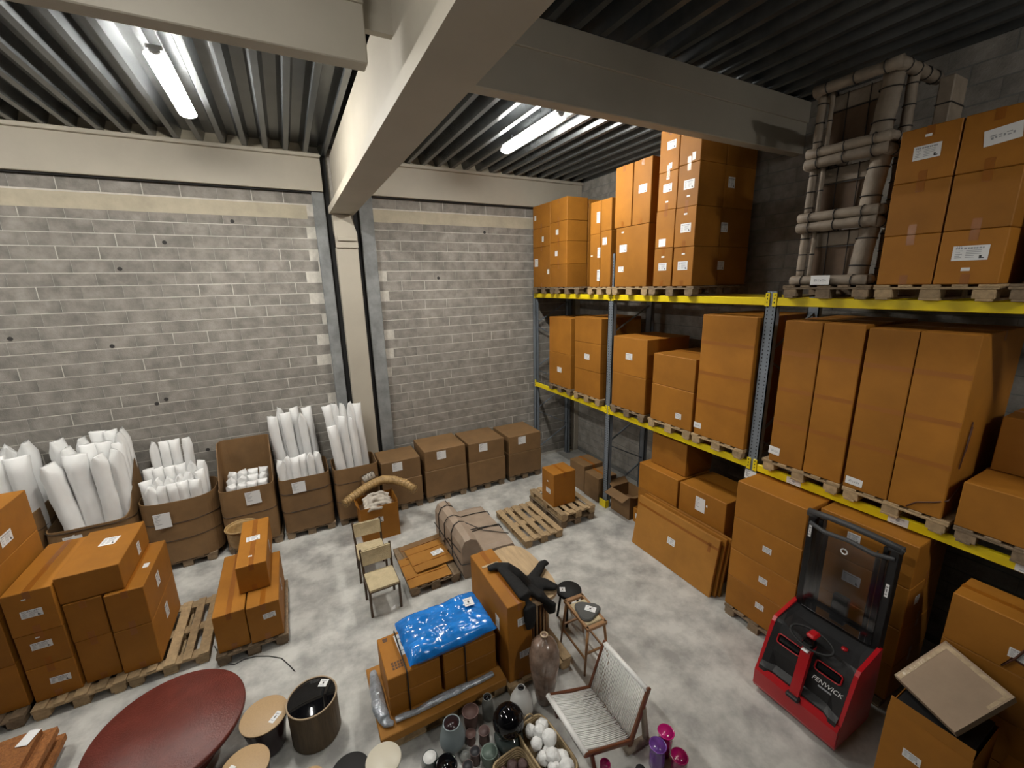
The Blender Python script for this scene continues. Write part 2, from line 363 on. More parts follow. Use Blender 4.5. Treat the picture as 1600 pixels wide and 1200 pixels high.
# cross beams
for (xa, xb, lab) in ((XL, .80, 'cream cross beam on the fluorescent-lit wide bay side of the girder'), (1.23, XR, 'cream cross beam reaching over the pallet racking')):
    b = MB(); b.box((xa, 3.83, 6.25), (xb, 3.98, 6.90), 0, .008); b.box((xa, 3.805, 6.64), (xb, 4.0, 6.898), 0, .006)
    if xa < 0: b.box((.79, 3.90, 6.52), (1.04, 3.97, 6.88), 0)
    struct(b.build('cross_beam', ['cream_paint', 'dark_gap']), lab)
# column carrying the girder and the grey concrete piers beside it
b = MB(); b.box((.96, 8.90, 0), (1.36, YB, 5.56), 0, .01); b.prism([(.96, 5.30), (1.36, 5.30), (1.36, 5.56), (1.27, 5.89), (.96, 5.89)], 8.86, YB)
b.box((1.0, 8.82, 5.42), (1.34, 8.9, 5.49), 0, .004)
struct(b.build('column', 'cream_paint'), 'cream painted column with corbel under the girder')
b = MB(); b.box((.66, 9.0, 0), (.86, YB, 6.275), 0, .01); struct(b.build('pier', 'grey_concrete'), 'grey concrete pier edging the wide block bay')
b = MB(); b.box((1.46, 9.0, 0), (1.72, YB, 6.275), 0, .01); struct(b.build('pier', 'grey_concrete'), 'grey concrete pier edging the narrow block bay')
b = MB(); b.box((.86, 9.06, 0), (.96, YB, 6.9)); b.box((1.36, 9.06, 0), (1.46, YB, 6.9)); struct(b.build('trim_1', 'dark_gap'), 'dark movement joint either side of the cream column')
b = MB(); b.box((6.58, 8.96, 0), (XR, YB, 6.9), 0, .01); struct(b.build('corner_post', 'cream_paint'), 'cream corner post between the two block walls')
# lamps
def lamp(x, y0, y1, label, z=6.72, tube='lamp_tube'):
    r = empty('ceiling_light', (x, (y0+y1)/2, z), label=label, cat='ceiling light', group='fluorescent ceiling lights')
    L = (y1-y0)/2
    b = MB(); b.box((-.07, -L, .06), (.07, L, .115), 0, .01); b.build('housing', 'lamp_white', r)
    b = MB(); b.tube([(0, -L+.02, .03), (0, L-.02, .03)], .095, 14, flat=.5); b.build('diffuser', tube, r)
    for s in (-1, 1):
        b = MB(); b.tube([(0, s*(L-.02), .05), (0, s*(L+.012), .05)], .05, 12, flat=.55); b.build('end_cap', 'lamp_white', r)
        b = MB(); b.bar((0, s*L*.7, .11), (0, s*L*.7, 6.92-z), .02, .02); b.build('hanger', 'rack_steel', r)
lamp(-.80, 5.62, 7.22, 'lit fluorescent lamp on the deck above the wide block bay')
lamp(3.60, 5.30, 6.95, 'lit fluorescent lamp on the deck nearer the racking')
lamp(-.80, 1.3, 2.9, 'dimmer fluorescent lamp on the deck over the viewpoint, out of the picture', tube='lamp_tube_dim')
lamp(3.60, -3.6, -2.0, 'unseen fluorescent lamp added behind the viewpoint to light the cross beam')  # added unseen lamp, brightens the cross beam over the racking
lamp(-5.2, 5.6, 7.2, 'lit fluorescent lamp beyond the wide block bay, out of the picture')
# ------------------------------------------------------------------ pallets
PBOX = {}
def pmesh(a, m):
    k = (a, m)
    if k not in PBOX:
        b = MB(); b.box((-a[0]/2, -a[1]/2, 0), (a[0]/2, a[1]/2, a[2]), 0, .003); PBOX[k] = b.mesh('board', m)
    return PBOX[k]
def pallet(x0, y0, z0, along, label, m='pallet_wood', wd=.8, ln=1.2, rz=0.0, group='wooden pallets'):
    """standard pallet; 'along' = axis the 1.2 m deck boards run on, (x0,y0) = its lowest corner"""
    lx, ly = (wd, ln) if along == 'y' else (ln, wd)
    r = empty('wooden_pallet', (x0+lx/2, y0+ly/2, z0), rz, label=label, cat='pallet', group=group)
    def put(name, dims, px, py, pz):       # dims and position for along == 'y'
        if along == 'y': o = link(name, pmesh((dims[0], dims[1], dims[2]), m), r, (px, py, pz))
        else: o = link(name, pmesh((dims[1], dims[0], dims[2]), m), r, (py, px, pz))
    f = wd/.8
    for x, w_ in ((-.342, .116), (-.174, .092), (0, .116), (.174, .092), (.342, .116)): put('deck_board', (w_*f, ln, .022), x*f, random.uniform(-.004, .004), .122)
    for y in (-ln/2+.0725, 0, ln/2-.0725): put('stringer_board', (wd, .145, .022), 0, y, .1)
    for x in (-.3275, 0, .3275):
        for y in (-ln/2+.0725, 0, ln/2-.0725): put('block', (.14, .14, .078), x*f*.98, y, .022)
        put('base_board', (.1 if x else .145, ln, .022), x*f, 0, 0)
    return r
# ------------------------------------------------------------------ cartons
def face_frame(face, w, d, h):
    # origin, right vector, up vector, face width, face height, outward normal (carton local, base centre at 0)
    if face == '-x': return Vector((-w/2, 0, h/2)), Vector((0, -1, 0)), Vector((0, 0, 1)), d, h, Vector((-1, 0, 0))
    if face == '+x': return Vector((w/2, 0, h/2)), Vector((0, 1, 0)), Vector((0, 0, 1)), d, h, Vector((1, 0, 0))
    if face == '-y': return Vector((0, -d/2, h/2)), Vector((1, 0, 0)), Vector((0, 0, 1)), w, h, Vector((0, -1, 0))
    if face == '+y': return Vector((0, d/2, h/2)), Vector((-1, 0, 0)), Vector((0, 0, 1)), w, h, Vector((0, 1, 0))
    return Vector((0, 0, h)), Vector((1, 0, 0)), Vector((0, 1, 0)), w, d, Vector((0, 0, 1))
def label_mb(O, U, V, N, sw, sh, style, off=0.003):
    b = MB()
    def quad(u0, v0, u1, v1, mi, o):
        p = [O+U*a+V*c+N*o for a, c in ((u0, v0), (u1, v0), (u1, v1), (u0, v1))]; q = [x-N*.0012 for x in p]
        b.add(p+q, [(0, 1, 2, 3), (7, 6, 5, 4), (0, 4, 5, 1), (1, 5, 6, 2), (2, 6, 7, 3), (3, 7, 4, 0)], mi)
    quad(-sw/2, -sh/2, sw/2, sh/2, 0, off)
    o2 = off+.0012
    if style == 'ship':       # heading words, lines of small print and a square mark
        x = -sw*.42
        for k, wl in enumerate((.055, .055, .055, .0, .09, .06, .08, .05, .07, .08, .05)):
            if wl: quad(x, sh*.27, x+sw*wl*.86, sh*.38, 1, o2)
            x += sw*(wl+.012) if wl else sw*.03
        for k in range(5):
            v = sh*(.15-.115*k)
            quad(-sw*.42, v, -sw*(.28 if k % 2 else .22), v+sh*.035, 1, o2); quad(-sw*.12, v, sw*(.3 if k < 3 else .12), v+sh*.035, 1, o2)
        quad(sw*.26, -sh*.38, sw*.33, -sh*.18, 2, o2); quad(sw*.33, -sh*.38, sw*.40, -sh*.32, 2, o2)
    elif style == 'list':
        for k in range(7):
            v = sh*(.38-.1*k); quad(-sw*.42, v, -sw*(.05+.1*(k*37 % 3)), v+sh*.03, 1, o2)
    elif style == 'hand':
        for (u, v, l, t) in ((-.32, .10, .16, .05), (-.30, -.04, .06, .12), (-.20, -.02, .05, .10), (-.12, .06, .10, .04), (-.10, -.08, .07, .05), (.02, .0, .05, .12), (.10, .08, .14, .04), (.12, -.08, .10, .05), (.26, .0, .05, .11)): quad(sw*u, sh*(v-t), sw*(u+l), sh*(v+t*.2), 1, o2)
    elif style == 'bar':
        quad(-sw*.1, -sh*.12, sw*.08, sh*.14, 2, o2); quad(-sw*.35, sh*.25, sw*.3, sh*.31, 1, o2); quad(-sw*.35, -sh*.32, sw*.2, -sh*.27, 1, o2)
    return b
def sticker(parent, dims, face, u, v, sw, sh, style='ship', rot=0.0, name='shipping_label', off=0.003):
    O, U, V, fw, fh, N = face_frame(face, *dims)
    O = O+U*(u*fw)+V*(v*fh)
    if rot: c, s_ = math.cos(rot), math.sin(rot); U, V = U*c+V*s_, V*c-U*s_
    return label_mb(O, U, V, N, sw, sh, style, off).build(name, ['paper_white', 'print_grey', 'print_black'], parent)
CMESH = {}
def carton(label, x0, x1, y0, y1, z0, z1, stick=(), tape='x', m='card', group=None, jit=1.0, cat='carton', name='cardboard_carton', tapem='tape'):
    g = .004; w_, d, h = x1-x0-2*g, y1-y0-2*g, z1-z0-.003
    k = (round(w_, 3), round(d, 3), round(h, 3), m)
    if k not in CMESH:
        b = MB(); b.box((-w_/2, -d/2, 0), (w_/2, d/2, h), 0, .007); CMESH[k] = b.mesh('carton', m)
    o = link(name, CMESH[k], None, ((x0+x1)/2+random.uniform(-.004, .004)*jit, (y0+y1)/2+random.uniform(-.004, .004)*jit, z0+.001), random.uniform(-.007, .007)*jit)
    tag(o, label, cat, group)
    if tape:
        t = .0012; tw = .03; dr = min(.09, h*.22); L = (w_ if tape == 'x' else d)/2
        U = [(-L-t, h-dr), (-L-t, h+t), (L+t, h+t), (L+t, h-dr), (L-.002, h-dr), (L-.002, h-.002), (-L+.002, h-.002), (-L+.002, h-dr)]
        b = MB(); b.prism(U, -tw, tw)
        b2 = MB(); b2.box((-L-t, -tw, .004), (-L+.002, tw, dr))
        for bb in (b, b2):
            if tape == 'y': bb.v = [(-y_, x_, z_) for x_, y_, z_ in bb.v]
            bb.build('packing_tape', tapem, o)
    for st in stick: sticker(o, (w_, d, h), *st)
    return o
ORD = {1: ['sole'], 2: ['lower one', 'upper one'], 3: ['lowest', 'middle one', 'topmost'], 4: ['lowest', 'second from bottom', 'third from bottom', 'topmost'], 5: ['lowest', 'second from bottom', 'middle one', 'second from top', 'topmost']}
def stack(desc, x0, x1, y0, y1, zs, sticks=None, tape='x', m='card', group=None, jit=1.0, only=None):
    n = len(zs)-1; r = []
    for i in range(n):
        r.append(carton(f'brown carton {desc}, {ORD[n][i]}', x0, x1, y0, y1, zs[i], zs[i+1], (sticks or {}).get(i, ()), tape, m, group, jit))
    return r
# =================================================================== LEFT FLOOR STACK
Z = .144
pallet(-3.03, 5.69, 0, 'y', 'wooden pallet under the three-label carton stack behind the red round table', 'pallet_wood')
pallet(-2.22, 5.69, 0, 'y', 'half-empty wooden pallet with bare slats beside the left carton stack', 'pallet_wood')
pallet(-3.88, 5.69, 0, 'y', 'dark wooden pallet under the tallest left carton stack', 'pallet_old')
G = 'cartons stacked on the pallets by the red table'
lb = ('-y', -.02, .02, .17, .075, 'ship')
stack('with label on its front in stack behind coir mats', -3.03, -2.63, 5.80, 6.88, [Z, .575, 1.0, 1.51], {0: [('-y', .12, .0, .17, .08, 'ship', -.05)], 1: [('-y', -.02, .12, .17, .085, 'ship'), ('-y', -.05, .36, .035, .015, '')], 2: [('-y', 0, -.02, .17, .09, 'ship'), ('-y', -.07, .33, .035, .015, '')]}, 'y', group=G)
stack('in narrow middle column under the wide flat carton', -2.615, -2.285, 5.83, 6.86, [Z, .72, 1.215], None, 'y', group=G)
stack('in column of four beside the bare pallet slats', -2.265, -1.90, 5.79, 6.86, [Z, .72, 1.215], {0: [('+x', .0, .1, .13, .19, 'ship')], 1: [('+x', -.05, .05, .13, .17, 'ship'), ('+z', .28, -.05, .06, .10, '')]}, 'y', group=G)
carton('wide flat brown carton lying across two columns, white label on top', -2.635, -2.075, 5.84, 6.88, 1.222, 1.55, [('+z', .05, .12, .16, .19, 'ship', -.1), ('+x', .12, -.05, .10, .16, 'ship')], None, group=G)
stack('in tallest stack at the left picture edge', -3.84, -3.06, 5.80, 6.86, [Z, .70, 1.25, 1.75, 2.28], {3: [('+x', -.05, -.12, .22, .13, 'ship')]}, 'y', group=G)
# =================================================================== SMALL PALLET WITH THREE CARTONS
pallet(-1.33, 5.52, 0, 'y', 'wooden pallet under the three long cartons by the rattan basket', 'pallet_old')
carton('long brown carton at left on the small pallet, plain top', -1.305, -.955, 5.57, 6.95, Z, .67, (), 'y', group='long cartons on the small pallet')
carton('long brown carton at right on the small pallet, label on end', -.945, -.57, 5.54, 6.72, Z, .67, [('-y', .15, .15, .14, .075, 'ship', .05), ('+x', .0, .15, .07, .17, 'ship')], 'y', group='long cartons on the small pallet')
carton('upper brown carton lying on the pair of long cartons, labelled top', -1.035, -.675, 5.88, 7.15, .675, 1.06, [('+z', -.02, .04, .17, .13, 'ship', .05), ('+z', -.05, -.33, .045, .03, ''), ('+x', 0, .1, .06, .18, 'ship')], 'y', group='long cartons on the small pallet')
b = MB(); b.tube([(-1.36, 5.72, .17), (-1.30, 5.60, .06), (-1.22, 5.52, .01), (-1.15, 5.47, .006), (-1.05, 5.5, .006), (-.917, 5.479, .006), (-.77, 5.40, .006), (-.627, 5.285, .006), (-.54, 5.12, .006), (-.48, 4.99, .006)], .006, 6)
tag(b.build('cable', 'strap_black'), 'thin black cable lying on the floor beside the small pallet', 'cable')
# woven planter on legs behind them
r = empty('rattan_planter', (-1.13, 7.62, 0), label='round rattan planter on legs behind the upper long carton', cat='planter')
b = MB(); b.lathe([(.17, .42), (.19, .5), (.215, .72), (.222, .76), (.20, .76), (.19, .72), (.165, .46), (.001, .45)], 28); b.build('bowl', 'rattan', r)
b = MB(); b.tube([(.225*math.cos(t*PI/14), .225*math.sin(t*PI/14), .765) for t in range(28)], .014, 6, closed=True); b.build('rim', 'rattan', r)
for k in range(4):
    a = PI/4+k*PI/2; b = MB(); b.tube([(.17*math.cos(a), .17*math.sin(a), .45), (.2*math.cos(a), .2*math.sin(a), 0)], .012, 6); b.build('leg', 'chair_wood', r)
# =================================================================== BACK ROW: open pallet boxes with white rolls
def gaylord(label, x0, x1, y0, y1, z0, z1, ex=6.0, top=None, sticks=(), m='card_olive', bands=(.45, .78), th=.012, group='open pallet boxes along the block wall', fill=None):
    """open box: superellipse plan, wall with thickness, rim height may vary round the rim via top(t)"""
    cx, cy = (x0+x1)/2, (y0+y1)/2; hx, hy = (x1-x0)/2, (y1-y0)/2
    r = empty('pallet_box', (cx, cy, z0), label=label, cat='pallet box', group=group)
    N = 48; H = z1-z0
    def ring(k, off, z):
        t = 2*PI*(k+.5)/N; c, s = math.cos(t), math.sin(t)
        px = math.copysign(abs(c)**(2/ex), c)*(hx-off); py = math.copysign(abs(s)**(2/ex), s)*(hy-off)
        return px, py
    b = MB(); vs = []; fs = []; lev = [0, .25, .5, .75, 1.0]
    for side in (0, 1):
        for l in lev:
            for k in range(N):
                px, py = ring(k, th*side, l); t = 2*PI*(k+.5)/N; zt = H if top is None else top(px/hx, py/hy)*H
                bul = 1+.02*math.sin(l*PI)*(0 if side else 1); wob = .006*nz(k*.4, l*3, x0, 1.0)
                vs.append((px*bul+wob, py*bul+wob, l*zt+(.004*nz(k*.7, x0*3, 0) if l == 1.0 else 0)))
    n5 = len(lev)
    for side in (0, 1):
        o = side*n5*N
        for i in range(n5-1):
            for k in range(N): fs.append((o+i*N+k, o+i*N+(k+1) % N, o+(i+1)*N+(k+1) % N, o+(i+1)*N+k))
    for k in range(N): fs.append(((n5-1)*N+k, (n5-1)*N+(k+1) % N, n5*N+(n5-1)*N+(k+1) % N, n5*N+(n5-1)*N+k))
    fs.append(tuple(range(N-1, -1, -1)))
    b.add(vs, fs, 0, False); b.build('box_wall', m, r)
    if fill is not None:
        b = MB(); vs = []
        for k in range(N): px, py = ring(k, th+.002, 0); vs.append((px, py, fill-z0))
        b.add(vs, [tuple(range(N))]); b.build('inner_floor', 'card_inside', r)
    for bz in bands:
        b = MB(); b.tube([(lambda p: (p[0]*1.018+.002*(1 if p[0] > 0 else -1), p[1]*1.018+.002*(1 if p[1] > 0 else -1), bz*H+.012*math.sin(k*.5)))(ring(k, 0, 0)) for k in range(N)], .005, 4, closed=True); b.build('strap', 'strap_black', r)
    for st in sticks: sticker(r, (2*hx*1.03, 2*hy*1.03, H), *st)
    return r
def roll_mesh(seed):
    """wrapped roll, unit length and radius .1: creased skin, end folded flat to a ragged lip"""
    b = MB(); n = 20; vs = []; fs = []
    lev = [0, .02]+[.06+.045*i for i in range(19)]+[.915, .94, .96, .975, .988, 1.0]
    for l in lev:
        f = max(0, (l-.90)/.10); sq = 1-.80*f**1.5; wd = 1+.10*f; rr = .55 if l == 0 else 1.0
        for k in range(n):
            t = 2*PI*k/n; c, s = math.cos(t), math.sin(t)
            d = 1+.16*nz(c*1.3+seed, s*1.3, l*2.2+seed)+.10*nz(c*2.6, s*2.6+seed, l*9)+.05*nz(c*6, s*6+seed, l*22)
            vs.append((.1*rr*d*c*wd+.03*nz(seed, 0, l*1.5), .1*rr*d*s*sq*.92+.03*nz(0, seed, l*1.5), l+(.016*nz(c*2+seed, s, 3) if l > .93 else 0)))
    m = len(lev)
    for i in range(m-1):
        for k in range(n): fs.append((i*n+k, i*n+(k+1) % n, (i+1)*n+(k+1) % n, (i+1)*n+k))
    fs.append(tuple(range(n-1, -1, -1))); fs.append(tuple((m-1)*n+k for k in range(n)))
    b.add(vs, fs, 0, True)
    return b.mesh('roll', 'white_wrap')
ROLLS = [roll_mesh(i*3.7) for i in range(8)]
NTH = ['first', 'second', 'third', 'fourth', 'fifth', 'sixth', 'seventh', 'eighth', 'ninth']
def roll(p, q, rad, label, group):
    p, q = Vector(p), Vector(q); d = q-p
    o = link('fabric_roll', random.choice(ROLLS)); o.location = p
    o.rotation_mode = 'QUATERNION'; o.rotation_quaternion = d.to_track_quat('Z', 'Y') @ Matrix.Rotation(random.uniform(0, 6), 3, 'Z').to_quaternion()
    o.scale = (rad/.1, rad/.1, d.length)
    return tag(o, label, 'fabric roll', group)
rows = [(-4.02, -3.62, 'leftmost'), (-3.60, -2.62, 'second'), (-2.58, -1.55, 'round-bulging'), (-1.45, -.63, 'half-empty'), (-.57, .32, 'fifth')]
PB = 8.12
for x, lab in ((-4.55, 'wooden pallet under the open box at the left picture edge'), (-3.58, 'wooden pallet under the cut-down box of big white rolls'), (-2.47, 'wooden pallet under the round-bulging open box'), (-1.45, 'wooden pallet under the nearly empty open box'), (-.545, 'wooden pallet under the open box of slim rolls by the column')):
    pallet(x, PB+.02, 0, 'y', lab, 'pallet_old', wd=.86, ln=.95, group='pallets along the block wall')
gaylord('open brown pallet box of rolls at the left picture edge', -4.75, -3.66, PB, 9.05, Z, 1.45, 7)
gaylord('cut-down pallet box with sloping side holding big white rolls', -3.62, -2.59, PB, 9.05, Z, 1.35, 7, top=lambda u, v: .80+.62*max(0, (u-.55)/.45)*min(1, max(0, (v+1.0)*.8)) if u > .55 else .80+.05*max(0, v), sticks=[('-y', -.18, .12, .22, .24, 'list', .0, 'shipping_label', .012)])
gaylord('round-bulging pallet box of small white rolls with paper on front', -2.56, -1.50, PB, 9.05, Z, 1.22, 3.2, sticks=[('-y', -.18, .24, .22, .26, 'list', .0, 'shipping_label', .012)], bands=(.38, .66))
gaylord('nearly empty pallet box with raised back flap', -1.45, -.62, PB, 9.02, Z, 1.20, 9, top=lambda u, v: 1.0+.62*min(1, max(0, (v+.35)/.9)), sticks=[('-y', .10, .32, .23, .24, 'list', .03, 'shipping_label', .012)], bands=(.55,))
gaylord('pallet box of tall slim rolls close to the column', -.55, .31, PB, 9.04, Z, 1.19, 9, sticks=[('-y', -.12, .34, .22, .21, 'list', .02, 'shipping_label', .012)], bands=(.40, .74))
# rolls: leftmost box
g1 = 'white rolls in the leftmost box'; l1 = 'thick white plastic-wrapped roll standing in the box at left picture edge'
for i, (x, y, z) in enumerate(((-4.35, 8.8, 2.3), (-4.05, 8.85, 2.34), (-3.80, 8.85, 2.36), (-4.25, 8.45, 2.2), (-3.98, 8.42, 2.28), (-3.76, 8.42, 2.26))):
    roll((x, y, .3), (x+random.uniform(-.03, .03), y+random.uniform(-.04, .04), z), .125, f"{NTH[i % 3]} thick white roll in {'back' if i < 3 else 'front'} row of the box at left picture edge", g1)
g2 = 'white rolls in the cut-down box'; l2 = 'upright white roll from left at back of the cut-down box'
for i, (x, y, z, ra) in enumerate(((-3.45, 8.85, 2.33, .12), (-3.18, 8.87, 2.31, .11), (-2.99, 8.88, 2.38, .095), (-2.83, 8.88, 2.37, .095), (-2.67, 8.88, 2.37, .095), (-2.68, 8.70, 2.36, .09))):
    roll((x, y, .4), (x, y, z), ra, NTH[i]+' '+l2, g2)
l2b = 'bulky white roll, counted left to right then back, in the cut-down box'
for i, (x, y, z, ra, dx) in enumerate(((-3.40, 8.30, 2.12, .13, .16), (-3.12, 8.36, 2.2, .14, .05), (-2.86, 8.32, 2.15, .12, .02), (-2.69, 8.42, 2.16, .10, 0), (-2.70, 8.60, 2.22, .09, .0), (-3.27, 8.58, 2.25, .11, .05), (-3.02, 8.60, 2.27, .11, .02), (-2.86, 8.62, 2.26, .09, 0))):
    roll((x+dx, y-.03, .5), (x, y, z), ra, NTH[i]+' '+l2b, g2)
g3 = 'white rolls in the round-bulging box'; l3 = 'slim white roll standing at back of the round-bulging box'
for i, x in enumerate((-2.31, -2.17, -2.03, -1.88)): roll((x, 8.78, .5), (x, 8.85, 2.06), .075, NTH[i]+' slim tall white roll from left at back of the round-bulging box', g3)
l3b = 'short white roll packed upright in the round-bulging box'
for i in range(6):
    x = -2.40+i*.145
    roll((x, 8.52, .4), (x+.01, 8.56, 1.68+.03*random.random()), .078, NTH[i]+' short white roll from left in third row of the round-bulging box', g3)
    roll((x+.01, 8.34, .4), (x, 8.37, 1.56+.05*random.random()), .08, NTH[i]+' short white roll from left in second row of the round-bulging box', g3)
for i in range(5): roll((-2.31+i*.14, 8.25, .4), (-2.33+i*.145, 8.25, 1.46+.04*random.random()), .085, NTH[i]+' short white roll from left in front row of the round-bulging box', g3)
g4 = 'short rolls in the nearly empty box'; l4 = 'short white roll lying inside the nearly empty pallet box'
for i in range(4):
    for j in range(3): roll((-1.30+i*.165, 8.32+j*.19, .75), (-1.28+i*.165, 8.36+j*.19, 1.22+.045*j), .08, f"{NTH[i]} short white roll from left in {('front', 'middle', 'back')[j]} row of the nearly empty box", g4)
g5 = 'white rolls in the box by the column'; l5 = 'tall white roll from left in the box by the column'
for i, (x, y, z, ra) in enumerate(((-.42, 8.78, 2.24, .095), (-.30, 8.93, 2.34, .09), (-.20, 8.75, 2.28, .09), (-.05, 8.92, 2.32, .085), (.05, 8.75, 2.22, .085), (.17, 8.9, 2.30, .085))):
    roll((x, y, .4), (x-.09, y, z), ra, NTH[i]+' '+l5, g5)
l5b = 'shorter white roll from left in the box by the column'
for i, x in enumerate((-.46, -.34, -.22, -.09, .04, .17)): roll((x, 8.30+.05*(i % 2), .5), (x-.02, 8.36+.05*(i % 2), 1.50+.05*random.random()), .075, NTH[i]+' '+l5b, g5)
# further boxes along the back wall towards the racking
pallet(.39, PB+.02, 0, 'y', 'wooden pallet under the box behind the fabric carton', 'pallet_old', wd=.82, ln=.95, group='pallets along the block wall')
gaylord('pallet box of leaning rolls just beyond the column', .38, 1.20, PB, 8.80, Z, 1.18, 9, bands=(.35, .72))
g6 = 'white rolls in the box beyond the column'; l6 = 'white roll from left in the box in front of the column'
for i, (x, y, z, ra, dx) in enumerate(((.50, 8.3, 2.02, .085, .12), (.48, 8.62, 2.34, .08, .10), (.62, 8.66, 2.35, .08, .05), (.76, 8.68, 2.33, .08, .03), (.90, 8.66, 2.33, .08, 0), (1.03, 8.66, 2.30, .08, 0), (.70, 8.42, 2.15, .085, .05), (.88, 8.42, 2.1, .085, 0))):
    roll((x+dx, y-.02, .4), (x-.05, y, z), ra, NTH[i]+' '+l6, g6)
for i, (xa, xb, z1) in enumerate(((1.24, 2.06, 1.12), (2.13, 3.07, 1.18), (3.12, 4.02, 1.15), (4.12, 5.0, 1.12))):
    nm = ('first', 'second', 'third', 'fourth')[i]
    pallet(xa+.01, PB+.02, 0, 'y', f'wooden pallet under the {nm} closed pallet box after the column', 'pallet_old', wd=xb-xa-.02, ln=.95, group='pallets along the block wall')
    carton(f'closed olive-brown pallet box, {nm} after the column along the block wall', xa, xb, PB, 8.84 if i == 0 else 9.0, Z, z1*.62, (), None, 'card_olive', 'closed pallet boxes along the block wall', .3, 'pallet box', 'pallet_box')
    carton(f'upper olive-brown box on the {nm} pallet after the column', xa+.01, xb-.01, PB+.01, 8.84 if i == 0 else 9.0, z1*.62+.002, z1, [('-y', -.1, .2, .2, .18, 'list')], None, 'card_olive', 'closed pallet boxes along the block wall', .3, 'pallet box', 'pallet_box')
# =================================================================== CENTRE FLOOR
def chair(x, y, rz, label):
    r = empty('dining_chair', (x, y, 0), rz, label=label, cat='chair', group='straw-seat dining chairs')
    for sx in (-1, 1):
        b = MB(); b.bar((sx*.205, -.20, 0), (sx*.205, -.20, .43), .034, .034, c=.004); b.build('leg', 'chair_wood', r)
        b = MB(); b.bar((sx*.205, .20, 0), (sx*.205, .20, .44), .034, .034, c=.004); b.bar((sx*.205, .20, .42), (sx*.215, .285, .80), .034, .03, c=.004); b.build('leg', 'chair_wood', r)
        b = MB(); b.bar((sx*.205, -.2, .40), (sx*.205, .2, .40), .03, .03); b.build('side_rail', 'chair_wood', r)
    for y_, z_ in ((-.2, .40), (.2, .40), (.2, .22)):
        b = MB(); b.bar((-.205, y_, z_), (.205, y_, z_), .025, .03); b.build('stretcher', 'chair_wood', r)
    def pad(c0, c1, c2, c3, n, th):
        P = [Vector(p) for p in (c0, c1, c2, c3)]; N = Vector(n); b = MB()
        ctr = sum(P, Vector())/4; a = ctr+(P[0]+P[3]-P[1]-P[2])*.12; e = ctr-(P[0]+P[3]-P[1]-P[2])*.12
        top = [p+N*th for p in P]+[a+N*th*.72, e+N*th*.72]; bot = [p for p in P]
        b.add(top+bot, [(0, 1, 5, 4), (1, 2, 5), (2, 3, 4, 5), (3, 0, 4), (6, 9, 8, 7), (0, 6, 7, 1), (1, 7, 8, 2), (2, 8, 9, 3), (3, 9, 6, 0)])
        return b
    pad((-.205, -.225, .415), (.205, -.225, .415), (.205, .205, .415), (-.205, .205, .415), (0, 0, 1), .03).build('seat', 'straw', r)
    pad((-.205, .225, .565), (.205, .225, .565), (.212, .265, .775), (-.212, .265, .775), (0, -1, .2), .028).build('backrest', 'straw', r)
    pad((.205, .24, .565), (-.205, .24, .565), (-.212, .28, .775), (.212, .28, .775), (0, 1, -.2), .012).build('backrest', 'straw', r)
chair(.715, 5.63, .03, 'dark wooden dining chair with straw seat, the one nearer the blue bag')
chair(.70, 6.44, -.04, 'dark wooden dining chair with straw back, in front of the linen carton')
b = MB(); b.add([(0, 0, .001), (.05, .01, .002), (.06, .05, .03), (.01, .04, .004)], [(0, 1, 2, 3)]); b.add([(0, 0, 0), (.05, .01, 0), (.06, .05, .027), (.01, .04, 0)], [(3, 2, 1, 0)])
tag(b.build('paper_scrap', 'paper_white', None, (.79, 5.43, 0)), 'small white paper scrap on the floor by the chair leg', 'paper')
# open carton with linen and a rattan roll
def open_carton(label, x0, x1, y0, y1, z0, z1, flaps=(), m='card', sticks=(), fill=None, cat='carton', inner='card_inside', rz=0.0, group=None):
    w_, d, h = x1-x0, y1-y0, z1-z0; t = .006
    r = empty('open_carton', ((x0+x1)/2, (y0+y1)/2, z0), rz, label=label, cat=cat, group=group)
    b = MB(); b.box((-w_/2, -d/2, 0), (w_/2, d/2, .008)); b.build('bottom', m, r)
    for n, a, c in (('side_wall', (-w_/2, -d/2, .006), (-w_/2+t, d/2, h)), ('side_wall', (w_/2-t, -d/2, .006), (w_/2, d/2, h)), ('side_wall', (-w_/2+t, -d/2, .006), (w_/2-t, -d/2+t, h)), ('side_wall', (-w_/2+t, d/2-t, .006), (w_/2-t, d/2, h))):
        b = MB(); b.box(a, c, 0, .002); b.build(n, m, r)
    for face, ang, ln in flaps:
        b = MB(); dx, dz = math.sin(ang)*ln, math.cos(ang)*ln
        if face == '-x': b.bar((-w_/2, 0, h), (-w_/2-dx, 0, h+dz), d-.01, .005, 0, (0, 0, 1) if abs(ang) > .3 else (1, 0, 0))
        if face == '+x': b.bar((w_/2, 0, h), (w_/2+dx, 0, h+dz), d-.01, .005, 0, (0, 0, 1) if abs(ang) > .3 else (1, 0, 0))
        if face == '-y': b.bar((0, -d/2, h), (0, -d/2-dx, h+dz), w_-.01, .005, 0, (0, 0, 1) if abs(ang) > .3 else (0, 1, 0))
        if face == '+y': b.bar((0, d/2, h), (0, d/2+dx, h+dz), w_-.01, .005, 0, (0, 0, 1) if abs(ang) > .3 else (0, 1, 0))
        b.build('flap', m, r)
    if fill: b = MB(); b.box((-w_/2+t, -d/2+t, fill-.02), (w_/2-t, d/2-t, fill)); b.build('contents', inner, r)
    for st in sticks: sticker(r, (w_, d, h), *st)
    return r
open_carton('open brown carton holding linen, behind the dining chairs', .69, 1.36, 7.30, 7.86, 0, .68, [('-x', .5, .12), ('+x', -.1, .05)], sticks=[('-y', -.05, .10, .17, .10, 'ship')], fill=.5)
b = MB()
